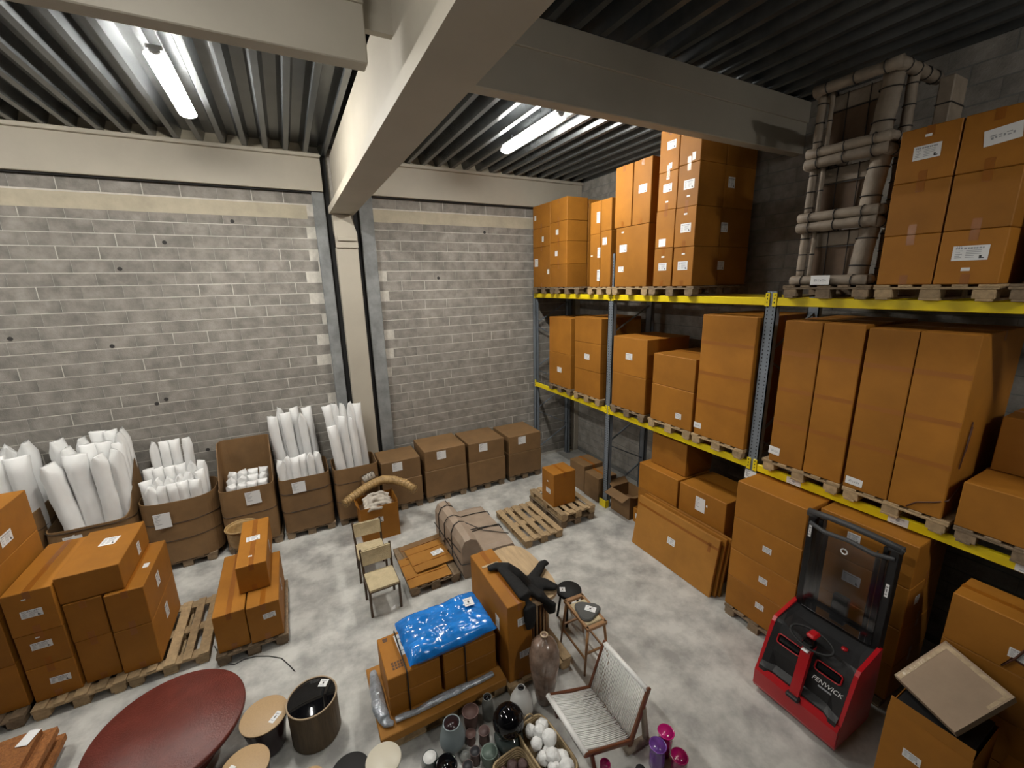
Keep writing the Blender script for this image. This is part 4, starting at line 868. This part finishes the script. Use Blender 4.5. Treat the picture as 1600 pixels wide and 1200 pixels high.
# =================================================================== PALLET RACKING
K = 1.13; RH = 4.56      # the rack load was surveyed in units of 1/1.13 m from the 4.56 m datum; rx, ry and rz give metres
rz_ = lambda z: RH+(z-RH)*K
BX = 5.35; BZ = (2.12, 4.325); DEP = 1.05
UPR = ((.16, .30), (3.14, 3.285), (6.12, 6.26), (8.92, 9.05))
rk = empty('pallet_rack', (BX, 0, 0), label='pallet racking with grey perforated uprights and yellow beams', cat='pallet rack')
for ui, (u0, u1) in enumerate(UPR):
    top = (5.05 if ui == 2 else 4.40)
    for fx in (0, DEP-.08):
        b = MB(); b.box((fx, u0, 0), (fx+.012, u1, top)); b.box((fx, u0, 0), (fx+.08, u0+.012, top)); b.box((fx, u1-.012, 0), (fx+.08, u1, top)); up = b.build('upright', 'rack_steel', rk)
        if fx == 0 and ui in (1, 2):
            b = MB(); z = .3
            while z < top-.06:
                for yy in (u0+.032, u1-.044): b.box((-.0015, yy, z), (.001, yy+.014, z+.018))
                z += .05
            tag(b.build('perforation', 'dark_gap', up), kind='stuff')
        b = MB(); b.box((fx-.02, u0-.02, 0), (fx+.1, u1+.02, .008)); b.build('foot_plate', 'rack_steel', rk)
    if ui in (1, 2): b = MB(); b.box((-.06, u0-.03, 0), (-.045, u1+.03, .16), 0, .004); b.box((-.06, u0-.03, 0), (.02, u0-.02, .16)); b.build('upright_guard', 'rack_yellow', rk)
    z = .3; k = 0
    while z < top-.5:
        b = MB(); b.bar((.04, (u0+u1)/2, z+(.5 if k % 2 else 0)), (DEP-.04, (u0+u1)/2, z+(0 if k % 2 else .5)), .03, .02); b.build('brace', 'rack_steel', rk); z += .55; k += 1
for bi in range(3):
    y0, y1 = UPR[bi][1], UPR[bi+1][0]
    for zt in BZ:
        for fx, nm in ((-.005, 'front_beam'), (DEP-.04, 'rear_beam')):
            b = MB(); b.box((fx-.0, y0, zt-.10), (fx+.045, y1, zt), 0, .006); b.box((fx-.001, y0, zt-.058), (fx+.001, y1, zt-.050), 0); bm_ = b.build(nm, 'rack_yellow', rk)
            if fx < 0:
                for ye, s in ((y0, -1), (y1, 1)):
                    a = sorted((ye, ye+s*.055)); b = MB(); b.box((-.012, a[0], zt-.11), (.002, a[1], zt+.055), 0, .003); cn = b.build('connector', 'rack_yellow', rk)
                    for q in range(3): b = MB(); b.box((-.0135, (a[0]+a[1])/2-.006, zt-.07+.045*q), (-.011, (a[0]+a[1])/2+.006, zt-.05+.045*q)); b.build('slot', 'dark_gap', cn)
        if zt < 3 and bi == 0:
            for yy in (2.66, 1.62, .72): label_mb(Vector((-.0075, yy, zt-.05)), Vector((0, -1, 0)), Vector((0, 0, 1)), Vector((-1, 0, 0)), .17, .085, 'bar', .001).build('beam_label', ['paper_white', 'print_grey', 'print_grey'], rk)
label_mb(Vector((-.008, 3.21, 1.93)), Vector((0, -1, 0)), Vector((0, 0, 1)), Vector((-1, 0, 0)), .16, .13, 'list', .002).build('load_sign', ['paper_white', 'print_black', 'print_grey'], rk)
label_mb(Vector((-.008, 3.235, 1.82)), Vector((0, -1, 0)), Vector((0, 0, 1)), Vector((-1, 0, 0)), .10, .06, 'bar', .002).build('load_sign', ['paper_white', 'print_black', 'print_grey'], rk)
FX = 4.68
def rack_pallet(yc0, lev, label, m='pallet_wood', wd=.8): return pallet(FX*K-.01, yc0*K, BZ[lev], 'x', label, m, wd*K-.01, 1.2, group='pallets on the racking')
Z1, Z2 = [RH+(z+.144-RH)/K for z in BZ]
carton_m, stack_m = carton, stack
def rcarton(label, x0, x1, y0, y1, z0, z1, *a, **k):
    a = list(a)
    if a: a[0] = [(f[0], f[1], f[2], f[3]*K, f[4]*K)+tuple(f[5:]) for f in a[0]]
    return carton_m(label, x0*K, x1*K, y0*K, y1*K, rz_(z0), rz_(z1), *a, **k)
def rstack(desc, x0, x1, y0, y1, zs, sticks=None, *a, **k):
    sticks = {i: [(f[0], f[1], f[2], f[3]*K, f[4]*K)+tuple(f[5:]) for f in v] for i, v in (sticks or {}).items()}
    return stack_m(desc, x0*K, x1*K, y0*K, y1*K, [rz_(z) for z in zs], sticks, *a, **k)
GU, GL = 'cartons on the upper rack level', 'cartons on the lower rack level'
sm = lambda u, v: ('-x', u, v, .05, .02, '')
tg = lambda u, v, s=1.0: ('-x', u, v, .145*s, .10*s, 'ship')
# --- upper level, from the corner towards the camera
rack_pallet(7.10, 1, 'pallet on upper rack level under the last cartons by the block wall', 'pallet_old')
rack_pallet(6.28, 1, 'pallet on upper rack level under the four-high square cartons', 'pallet_old')
rstack('in last column against the block wall on top of racking', FX, 5.2, 7.24, 7.89, [Z2, 5.27, 5.63, 6.07], {0: [('-x', -.30, .12, .13, .15, 'ship'), ('-x', .4, -.12, .07, .09, '')], 1: [('-x', .1, -.1, .07, .10, 'ship')], 2: [('-x', -.35, -.02, .07, .09, '')]}, 'x', group=GU)
rstack('in square four-high column next to the last one up', FX, 5.15, 6.67, 7.23, [Z2, 4.90, 5.31, 5.67, 6.07], {1: [('-x', -.12, .0, .085, .09, 'ship')], 2: [('-x', -.08, .0, .085, .09, 'ship')]}, 'x', group=GU)
rstack('behind the square four-high column on upper level', 5.17, 5.75, 6.68, 7.25, [Z2, 5.31, 6.05], None, 'x', group=GU)
rack_pallet(5.42, 1, 'pallet on upper rack level under the narrow label-fronted cartons', 'pallet_wood', .62)
rstack('narrow, farther one of the label-fronted pair up on racking', FX, 5.6, 5.735, 6.0, [Z2, 5.33, 5.84], {0: [('-x', .42, .15, .07, .16, 'ship'), ('-x', .42, -.28, .07, .18, 'ship'), sm(-.3, .1)], 1: [('-x', .3, .0, .08, .17, 'ship')]}, 'y', group=GU)
rstack('narrow, nearer one of the label-fronted pair up on racking', FX, 5.6, 5.465, 5.725, [Z2, 5.36, 5.84], {0: [('-x', -.1, .32, .10, .11, 'ship')]}, 'y', group=GU)
rack_pallet(4.62, 1, 'pallet on upper rack level under the two tall upright cartons', 'pallet_wood')
rcarton('large brown carton below the two upright ones on upper rack level', FX, 5.7, 4.66, 5.35, Z2, 5.36, [tg(-.25, .15, 1.1), tg(-.30, -.2, .8), sm(-.28, .42)], 'y', group=GU)
rcarton('upright carton on upper rack level, farther of the pair, plain front', FX, 5.3, 5.03, 5.40, 5.362, 6.23, (), 'x', group=GU)
rcarton('upright carton on upper rack level, nearer of the pair, label high', FX, 5.3, 4.66, 5.02, 5.362, 6.23, [tg(.05, .05, 1.1)], 'x', group=GU)
rack_pallet(3.83, 1, 'pallet on upper rack level under the tallest labelled stack', 'pallet_old')
rstack('in farther front column of the tallest labelled rack stack', FX, 5.17, 4.21, 4.54, [Z2, 4.99, 5.48, 5.96, 6.48], {0: [tg(.0, .02), sm(0, .28)], 1: [('-x', -.1, -.35, .12, .1, '')], 2: [tg(0, .08), sm(0, .32), sm(0, -.28)], 3: [tg(.1, .1), ('-x', .1, -.38, .05, .07, '')]}, 'x', group=GU)
rstack('in nearer front column of the tallest labelled rack stack', FX, 5.17, 3.875, 4.205, [Z2, 4.98, 5.47, 5.98, 6.47], {0: [tg(.0, .03, 1.1), sm(0, .33)], 1: [tg(.05, -.02, 1.1), sm(0, .33)], 2: [tg(.05, .02, 1.1), sm(.05, -.25)], 3: [('-x', .2, -.36, .05, .09, '')]}, 'x', group=GU)
for s in rstack('in shaded rear column of the tallest labelled rack stack', 5.175, 5.78, 3.875, 4.205, [Z2, 4.98, 5.47, 5.98, 6.47], {0: [('-y', -.42, .02, .13, .11, 'ship')], 1: [('-y', -.40, -.0, .13, .12, 'ship')], 2: [('-y', -.30, .1, .13, .13, 'ship')]}, 'x', group=GU): pass
# wrapped frames
rack_pallet(1.93, 1, 'dark pallet on upper rack level under the paper-wrapped frames', 'pallet_old', .78)
def wrapped_frame(z0, z1, label):
    r = empty('wrapped_furniture', (FX*K, 2.32*K, z0), label=label, cat='wrapped furniture', group='paper-wrapped frames on the racking')
    h = z1-z0; hw = .375
    def rail(name, p, q, wd, th, up=(0, 0, 1), n=3):
        p, q = Vector(p), Vector(q); d = q-p; b = MB(); P = [p.lerp(q, k/8) for k in range(9)]
        b.tube([v+Vector((.008*nz(v.y*9, v.z*9, z0), .006*nz(v.z*7, v.x*7, 2), .007*nz(v.x*9, v.y*8, 5))) for v in P], [wd*.62*(1+.10*nz(k, z0, wd*50)) for k in range(9)], 8, flat=th/wd, up=up)
        o = b.build(name, 'wrap_paper', r); t = d.normalized(); x = t.cross(Vector(up)).normalized(); y = x.cross(t)
        for f in [(j+.5)/n for j in range(n)]:
            c = p+d*f; b = MB(); b.tube([c+x*math.cos(a*PI/5)*wd*.66+y*math.sin(a*PI/5)*th*.66 for a in range(10)], .006, 4, closed=True); b.build('strap', 'strap_black', o)
    rail('front_rail', (.06, hw, .05), (.06, -hw, .05), .11, .09); rail('front_rail', (.06, hw, h-.05), (.06, -hw, h-.05), .11, .09)
    for s in (-1, 1):
        rail('side_rail', (.06, s*(hw-.02), h-.06), (.85, s*(hw-.02), h-.06), .09, .09, n=4); rail('side_rail', (.06, s*(hw-.02), .05), (.85, s*(hw-.02), .05), .09, .09, n=4)
    rail('post', (.12, hw-.05, .08), (.12, hw-.05, h-.08), .07, .06, (1, 0, 0)); rail('post', (.12, hw-.15, .08), (.12, hw-.15, h-.08), .035, .035, (1, 0, 0), 1)
    rail('post', (.40, -hw+.04, .08), (.40, -hw+.04, h-.08), .08, .08, (1, 0, 0)); rail('post', (.13, -hw+.13, .06), (.17, -hw+.10, h-.08), .15, .10, (1, 0, 0), 2)
    b = MB(); b.box((.22, -.30, .04), (.26, .31, h-.1), 0, .01); pn = b.build('inner_panel', 'panel_brown', r)
    b = MB(); b.box((.205, -.27, h-.26), (.225, .25, h-.11), 0, .006); b.build('padding', 'wrap_paper', r)
    for yy in (.12, -.08): b = MB(); b.bar((.212, yy, .05), (.198, yy, h-.1), .014, .004); b.build('strap', 'strap_black', r)
    b = MB(); b.bar((.20, .28, h-.27), (.20, -.28, h-.27), .012, .008); b.build('strap', 'strap_black', r)
    return r
W0 = BZ[1]+.146
wf = wrapped_frame(W0, rz_(5.09), 'paper-wrapped furniture frame, lowest of three on the racking')
label_mb(Vector((-.02, .03, .055)), Vector((0, -1, 0)), Vector((0, 0, 1)), Vector((-1, 0, 0)), .19, .10, 'hand', .004).build('paper_note', ['paper_white', 'print_grey', 'print_grey'], wf)
wrapped_frame(rz_(5.09), rz_(5.68), 'paper-wrapped furniture frame, middle of three on the racking')
wrapped_frame(rz_(5.68), rz_(6.32), 'paper-wrapped furniture frame, topmost of three on the racking')
b = MB(); b.box((6.0, 2.08, W0), (6.3, 2.2, 6.45), 0, .01); wp = tag(b.build('wrapped_board', 'wrap_paper'), 'dark paper-wrapped board standing behind the wrapped frames', 'wrapped furniture')
for zz in (5.9, 6.2): b = MB(); b.box((5.995, 2.075, zz), (6.305, 2.205, zz+.012)); b.build('strap', 'strap_black', wp)
# six cartons
rack_pallet(1.135, 1, 'light pallet on upper rack level under the six big cartons', 'pallet_wood', .78)
TZ = [Z2, 4.885, 5.30, 5.71]
big = {2: [('-x', .0, .03, .17, .105, 'ship', .02), ('-x', -.02, .33, .042, .02, '')]}
s6 = rstack('in farther column of the six big cartons on the racking', FX, 5.25, 1.525, 1.90, TZ, big, 'x', group=GU, jit=.5)
s7 = rstack('in nearer column of the six big cartons on the racking', FX, 5.25, 1.15, 1.52, TZ, {0: [('-x', -.0, .08, .20, .11, 'ship'), ('-x', -.02, -.22, .05, .025, '')], 2: [('-x', .1, .05, .19, .11, 'hand', .12)]}, 'x', group=GU, jit=.5)
for (o, w_, u, v) in ((s6[2], .17, .0, .03), (s7[0], .20, .0, .08)):
    me = text_mesh('LES', w_*.1, 'print_grey', space=1.2); t = link('lettering', me, o); D = o.dimensions; w_ *= K; t.location = (-(5.25-FX)*K/2+.004-.0052, .37*K*-u+w_*.32, (.206+v*.41)*K+w_*.21); t.rotation_euler = (PI/2, 0, -PI/2)
rack_pallet(.30, 1, 'grey weathered pallet on upper rack level at right picture edge', 'pallet_old', .80)
rcarton('shaded brown carton set back on upper rack level at right edge', 4.85, 5.6, .35, 1.06, Z2, 5.05, [('-x', -.35, .1, .09, .16, 'ship')], 'x', group=GU)
# --- lower level
rack_pallet(3.70, 0, 'pallet on lower rack level under the two-part stepped cartons', 'pallet_wood', .8)
rstack('on lower rack level beyond the tall plain carton', FX, 5.6, 3.70, 4.45, [Z1, 3.08, 3.53], {0: [('-x', .2, -.2, .1, .08, 'ship')]}, 'y', group=GL)
rack_pallet(4.56, 0, 'pallet on lower rack level next to the second upright', 'pallet_old', .8)
rstack('on lower rack level next to the second upright', FX, 5.6, 4.58, 5.33, [Z1, 3.1, 3.7], {1: [tg(0, 0)]}, 'y', group=GL)
rack_pallet(5.62, 0, 'pallet on lower rack level just past the second upright', 'pallet_wood', .8)
rstack('on lower rack level just past the second upright', FX, 5.6, 5.64, 6.40, [Z1, 3.0, 3.5, 3.95], {1: [tg(0, 0)]}, 'y', group=GL)
rack_pallet(6.50, 0, 'pallet on lower rack level in the far bay', 'pallet_old', .8)
rstack('on lower rack level in the far bay, larger pair', FX, 5.6, 6.52, 7.28, [Z1, 3.2, 3.9], {0: [tg(0, 0)]}, 'y', group=GL)
rack_pallet(2.905+.03, 0, 'pallet on lower rack level under the tall plain carton', 'pallet_wood', .76)
rcarton('tall plain brown carton on lower rack level left of the grey upright', FX, 5.75, 2.935, 3.66, Z1, 4.13, [('-x', -.43, -.42, .11, .075, 'hand')], 'y', group=GL, jit=.3)
rack_pallet(1.905, 0, 'pallet on lower rack level under the paired cartons right of upright', 'pallet_wood', .80)
rcarton('tall carton beside the grey upright, left of a pair, corner label', FX, 5.75, 2.27, 2.635, Z1, 4.12, [('-x', -.35, -.42, .12, .09, 'hand', -.05)], 'y', group=GL, jit=.3)
rcarton('tall carton on lower rack level, right of the pair by the upright', FX, 5.75, 1.91, 2.265, Z1, 4.12, (), 'y', group=GL, jit=.3)
rack_pallet(1.10, 0, 'pallet on lower rack level under the second pair of tall cartons', 'pallet_wood', .79)
rcarton('tall carton in second pair on lower rack level, note at bottom', FX, 5.70, 1.53, 1.89, Z1, 4.10, [('-x', -.25, -.45, .14, .075, 'hand', -.03)], 'y', group=GL, jit=.3)
TALL = [o for o in bpy.data.objects if o.name.startswith('cardboard_carton') and o.get('label', '').startswith('tall ') and 'lower rack' in o.get('label', '') or 'left of a pair' in o.get('label', '')]
cl = rcarton('tall carton in second pair on lower rack level, cord hanging on its side', FX, 5.70, 1.155, 1.525, Z1, 4.10, (), 'y', group=GL, jit=.3)
TALL.append(cl)
for o in TALL:
    X_, Y_, Z_ = [max(abs(v.co[i]) for v in o.data.vertices) for i in range(3)]
    for f in (.28, .52, .77): b = MB(); b.box((-X_-.0008, -Y_+.004, Z_*f), (-X_+.002, Y_-.004, Z_*f+.05)); b.build('tape_band', 'tape_dull', o)
b = MB(); b.tube([(-.35, -.215, .95), (-.40, -.22, .7), (-.44, -.218, .5), (-.38, -.22, .68), (-.33, -.215, .9)], .006, 5); b.build('cord', 'strap_brown', cl)
b = MB(); b.tube([(-.583, .05, .02), (-.585, -.02, .10), (-.585, -.15, .16), (-.55, -.225, .20), (-.35, -.23, .30)], .007, 5); b.build('cord', 'strap_brown', cl)
rack_pallet(.28, 0, 'weathered grey pallet on lower rack level at right picture edge', 'pallet_old', .80)
rcarton('wide low carton on lower rack level at right picture edge', FX, 5.7, .30, 1.08, Z1, 2.92, [('+z', -.1, -.1, .1, .14, 'ship')], 'y', group=GL)
rcarton('upper set-back carton on lower rack level at right picture edge', 5.16, 5.75, .30, 1.06, 2.923, 3.40, (), 'y', group=GL)
# =================================================================== UNDER THE RACKING
GD = 'cartons on the floor under the racking'
pallet(4.90, 2.26, 0, 'x', 'pallet under the four-high carton stack behind the stacker', 'pallet_old', .84, .9)
stack('in four-high stack on floor between flat packs and stacker', 4.92, 5.76, 2.25, 3.115, [Z, .60, 1.01, 1.485, 1.998], {0: [('-x', .05, .1, .11, .08, 'ship')], 1: [('-x', .05, .0, .11, .08, 'ship')], 2: [('-x', .05, .0, .11, .08, 'ship')]}, 'y', group=GD, jit=.4)
pallet(5.11, 1.37, 0, 'x', 'pallet lifted by the stacker forks behind its mast', 'pallet_old', .84, .9)
stack('in stack seen through the stacker mast screen', 5.10, 5.85, 1.345, 2.22, [Z, .58, 1.03, 1.52, 1.998], {0: [('-x', -.1, .0, .11, .10, 'ship')], 1: [('-x', .2, -.2, .11, .1, 'ship')], 2: [('-x', -.05, .1, .17, .12, 'ship'), ('-y', -.2, .1, .1, .1, 'ship')], 3: [('-x', -.1, .1, .12, .10, 'ship')]}, 'y', group=GD, jit=.4)
# leaning flat packs
def lean(label, x, y0, y1, L, th, ang, m='card_flat', lab=None):
    b = MB(); b.box((0, y0-(y0+y1)/2, 0), (th, y1-(y0+y1)/2, L), 0, .006)
    o = b.build('flat_pack', m, None, (x, (y0+y1)/2, .004)); o.rotation_euler = (0, ang, 0); tag(o, label, 'flat pack', 'flat packs leaning under the racking')
    b = MB(); b.box((-.0012, -(y1-y0)/2+.01, L-.16), (0, (y1-y0)/2-.01, L-.12)); b.box((-.0012, (y0-y1)/2+.12, L-.25), (0, (y0-y1)/2+.17, L-.1)); b.build('packing_tape', 'tape', o)
    if lab: O = Vector((0, 0, L/2)); label_mb(O, Vector((0, -1, 0)), Vector((0, 0, 1)), Vector((-1, 0, 0)), .15, .11, 'ship', .003).build('shipping_label', ['paper_white', 'print_grey', 'print_black'], o)
lean('front flat carton with label leaning in front of the floor cartons', 4.94, 3.37, 4.96, .90, .05, .16, lab=True)
lean('second flat carton leaning behind the labelled one', 5.02, 3.33, 4.93, .92, .04, .16, 'card')
lean('dark edge-on flat carton leaning rearmost under the racking', 5.08, 3.30, 4.9, .92, .035, .16, 'card')
stack('on floor behind the flat packs, nearer column', 5.27, 6.05, 3.46, 4.30, [0, .45, .9, 1.385], {2: [('-x', -.02, .05, .17, .23, 'list'), ('-x', .12, .1, .025, .035, '')]}, 'y', group=GD)
stack('on floor behind the flat packs, farther column', 5.27, 6.05, 4.33, 5.20, [0, .45, .9, 1.385], None, 'y', group=GD)
carton('set-back carton on top of the farther column behind flat packs', 5.45, 6.1, 4.35, 5.1, 1.39, 1.95, (), 'y', group=GD)
# odds and ends at the far end under the racking
open_carton('crumpled open olive carton under the racking beside the yellow post guard', 5.40, 5.86, 5.52, 6.05, 0, .48, [('-x', 1.9, .2), ('-y', 1.2, .15), ('+y', 1.0, .15)], 'card_olive', fill=.2)
carton('small brown carton with label beside the crumpled olive carton', 5.45, 5.8, 5.24, 5.48, .0, .30, [('-x', 0, 0, .1, .1, 'ship')], 'y', group=GD)
carton('dark olive carton under the racking beside the double pallet', 5.30, 5.8, 6.34, 6.82, 0, .55, (), 'y', 'card_olive', GD)
carton('second dark olive carton farther under the racking', 5.32, 5.85, 6.86, 7.4, 0, .62, (), 'y', 'card_olive', GD)
# =================================================================== LOWER RIGHT
GR = 'cartons at the lower right corner'
stack('in deep stack at right edge below the yellow beam', 4.92, 5.33, .10, 1.035, [0, .45, .88, 1.335, 1.805], {3: [('-x', -.02, -.12, .13, .09, 'ship', .0)]}, 'y', group=GR, jit=.4)
b = MB(); b.tube([(5.2, .42, 1.815), (4.98, .50, 1.815), (4.905, .53, 1.79), (4.902, .57, 1.6), (4.90, .60, 1.5), (4.898, .66, 1.37), (4.90, .62, 1.48), (4.90, .52, 1.46), (4.90, .47, 1.40), (4.90, .49, 1.30)], .009, 6); tag(b.build('cable', 'strap_brown'), 'dark red-brown cable hanging over the carton at right edge', 'cable')
oc = open_carton('open orange-brown carton with black lining in the lower right corner', 4.22, 4.78, .56, 1.09, 0, .90, [('-x', -.15, .10)], sticks=[('-x', -.1, .12, .12, .08, 'ship')], fill=.55, inner='matt_black')
b = MB(); b.box((-.255, -.24, .50), (.255, .24, .935)); b.build('black_liner', 'matt_black', oc)
b = MB(); b.box((-.03, -.30, -.26), (.03, .30, .26), 0, .006)
def slab():
    P = [Vector(p) for p in ((4.22, .69, 1.05), (4.43, 1.15, 1.05), (4.91, 1.00, 1.32), (4.66, .52, 1.32))]
    n = ((P[1]-P[0]).cross(P[3]-P[0])).normalized(); n = n if n.z > 0 else -n; th = .06
    b = MB(); b.add([p for p in P]+[p-n*th for p in P], [(0, 1, 2, 3), (7, 6, 5, 4), (0, 4, 5, 1), (1, 5, 6, 2), (2, 6, 7, 3), (3, 7, 4, 0)])
    o = b.build('flat_carton', 'card_pale'); tag(o, 'pale film-wrapped flat carton tilted on the black-lined carton', 'carton', GR)
    b = MB()
    for (u0, u1, v0, v1) in ((.02, .98, .90, .97), (.90, .97, .02, .95), (.02, .07, .6, .95)):
        q = [P[0].lerp(P[1], u).lerp(P[3].lerp(P[2], u), v)+n*.0015 for u, v in ((u0, v0), (u1, v0), (u1, v1), (u0, v1))]; b.add(q+[x-n*.001 for x in q], [(0, 1, 2, 3), (7, 6, 5, 4), (0, 4, 5, 1), (1, 5, 6, 2), (2, 6, 7, 3), (3, 7, 4, 0)])
    b.build('clear_tape', 'clear_tape', o)
slab()
carton('shaded brown carton at right edge beside the black-lined carton', 4.50, 4.90, .02, .50, 0, .62, (), 'y', group=GR)
# =================================================================== STACKER
st = empty('pallet_stacker', (4.17, 1.78, 0), label='red and black electric pallet stacker with mast parked at the racking', cat='stacker')
hw = .41
def sx(z): return .0 if z < .30 else .0+(z-.30)*.42      # slope of the operator side
b = MB(); b.prism([(.0, .06), (.62, .06), (.62, .30), (.015, .34), (-.015, .28), (-.015, .10)], -hw, hw); b.build('skirt', 'truck_red', st)
b = MB(); vs = []; fs = []
prof = [(.03, .30), (.035, .36), (.075, .40), (.10, .55), (.17, .74), (.215, .835), (.25, .865), (.45, .90), (.63, .93), (.63, .30)]
hy = hw-.03; ny = 12
for j in range(ny+1):
    y = -hy+2*hy*j/ny; e = abs(2*j/ny-1)
    for (x, z) in prof: vs.append((x+(.035*(1-e**4) if .36 < z < .86 and x < .3 else 0)-(.03*(e > .7 and z < .45 and x < .1)), y, z-(.03*(1-e**6) if z > .86 and x > .3 else 0)))
n = len(prof)
for j in range(ny):
    for i in range(n): fs.append((j*n+i, j*n+(i+1) % n, (j+1)*n+(i+1) % n, (j+1)*n+i))
fs.append(tuple(range(n))); fs.append(tuple(ny*n+i for i in range(n-1, -1, -1))); b.add(vs, fs, 0, False); b.build('cover', 'truck_black', st)
for s in (-1, 1):
    b = MB(); a = sorted((s*(hw-.032), s*(hw+.005))); b.prism([(-.01, .09), (.63, .09), (.66, .60), (.63, .955), (.60, .955), (.235, .875), (.20, .83), (.03, .34)], a[0], a[1]); b.build('side_panel', 'truck_red', st)
    # storage pocket with red rim
    yy = s*.19; b = MB(); b.box((.0, -.115, -.045), (.02, .115, .045), 0, .018, Matrix.Translation((.168, yy, .70)) @ Matrix.Rotation(.36, 4, 'Y')); pk = b.build('pocket', 'gloss_black', st)
    P = [(math.copysign(min(abs(math.cos(t*PI/12))*1.3, 1), math.cos(t*PI/12))*.118, math.copysign(min(abs(math.sin(t*PI/12))*1.3, 1), math.sin(t*PI/12))*.05) for t in range(24)]
    M_ = Matrix.Translation((.165, yy, .70)) @ Matrix.Rotation(.36, 4, 'Y'); b = MB(); b.tube([M_ @ Vector((-.002, u, v)) for u, v in P], .007, 6, closed=True); b.build('pocket_rim', 'truck_red', pk)
# tiller
b = MB(); b.prism([(-.02, .30), (.03, .30), (.15, .80), (.20, .84), (.20, .87), (.12, .87), (.085, .81)], -.045, .045); b.build('tiller_arm', 'truck_red', st)
b = MB(); b.box((-.05, -.065, .28), (.05, .065, .33), 0, .012); b.build('tiller_foot', 'truck_black', st)
th = []
for k in range(25):
    t = 2*PI*k/24; th.append((.17+.085*math.sin(t), .20*math.cos(t), .93+.05*math.sin(t)))
b = MB(); b.tube(th[:-1], .013, 8, closed=True); hd = b.build('tiller_handle', 'matt_black', st)
b = MB(); b.box((.08, -.05, .86), (.20, .05, .95), 0, .02); b.build('tiller_hub', 'gloss_black', hd)
b = MB(); b.box((.13, -.045, .95), (.26, .045, 1.0), 0, .018); b.build('tiller_head', 'truck_red', hd)
b = MB(); b.box((.115, -.03, .842), (.165, .03, .846), 0, 0, Matrix.Translation((-.06, 0, 0))); b.build('tiller_sticker', 'paper_white', st)
b = MB(); b.tube([(.40, -.20, .86), (.40, -.20, .885)], .028, 12); b.build('stop_button', 'truck_red', st)
me = text_mesh('FENWICK', .062, 'paper_white', shear=.25, ext=.001); t = link('lettering', me, st); t.location = (.118, -.215, .578); t.rotation_euler = Matrix(((0, .36, -.93), (-1, 0, 0), (0, .93, .36))).to_euler()
b = MB(); b.box((-.001, -.06, -.008), (.001, .06, .008), 0, 0, Matrix.Translation((.113, -.205, .525)) @ Matrix.Rotation(.36, 4, 'Y')); b.build('name_strip', 'print_grey', st)
# mast
for s in (-1, 1):
    y = s*.36
    b = MB(); b.box((.60, y-.035, .05), (.70, y+.035, 2.06), 0, .006); b.build('mast_column', 'mast_black', st)
    b = MB(); b.box((.63, y-s*.075-.022, .05), (.72, y-s*.075+.022, 2.02), 0, .006); b.build('inner_mast', 'mast_black', st)
    b = MB(); b.tube([(.66, y-s*.13, .2), (.66, y-s*.13, 1.85)], .022, 10); b.build('lift_cylinder', 'mast_black', st)
    b = MB(); b.tube([(.62, y-s*.13, 1.2), (.62, y-s*.13, 1.95)], .006, 6); b.build('hose', 'truck_grey', st)
    b = MB(); b.tube([(.63, y-.05, 2.05), (.63, y+.05, 2.05)], .045, 14); b.tube([(.63, y-.06, 2.05), (.63, y+.06, 2.05)], .018, 10); b.build('pulley', 'truck_grey', st)
    b = MB(); b.box((.70, s*.16-.085, .06), (1.75, s*.16+.085, .115), 0, .012); b.build('fork', 'mast_black', st)
    label_mb(Vector((.599, y-.0, 1.60 if s < 0 else 1.85)), Vector((0, -1, 0)), Vector((0, 0, 1)), Vector((-1, 0, 0)), .028, .14, 'bar', .001).build('mast_label', ['paper_white', 'print_black', 'print_black'], st)
b = MB(); b.tube([(.60, .40, 2.075), (.585, .2, 2.10), (.585, 0, 2.105), (.585, -.2, 2.10), (.60, -.40, 2.075)], .032, 10); b.build('mast_head', 'truck_grey', st)
b = MB(); b.tube([(.60, .37, 1.95), (.58, .22, 1.92), (.575, 0, 1.945), (.58, -.22, 1.92), (.60, -.37, 1.95)], .024, 10); b.build('mast_crossbar', 'truck_grey', st)
b = MB(); b.box((.61, -.34, 1.0), (.66, .34, 1.05), 0, .006); b.box((.61, -.34, .55), (.66, .34, .62), 0, .006); b.build('mast_crossbar', 'mast_black', st)
b = MB(); b.box((.59, -.33, .93), (.595, .33, 1.90)); b.build('mast_screen', 'clear_screen', st)
b = MB(); b.tube([(.587, .02+.028*math.cos(k*PI/8), 1.80+.028*math.sin(k*PI/8)) for k in range(16)], .007, 6, closed=True); b.build('screen_badge', 'paper_white', st)
b = MB(); b.box((.63, -.07, .93), (.70, .07, 1.25), 0, .01); b.build('chain_anchor', 'mast_black', st)
for s in (-1, 1): b = MB(); b.tube([(.2, s*.3, .07), (.2, s*.36, .07)], .07, 16); b.build('wheel', 'matt_black', st)
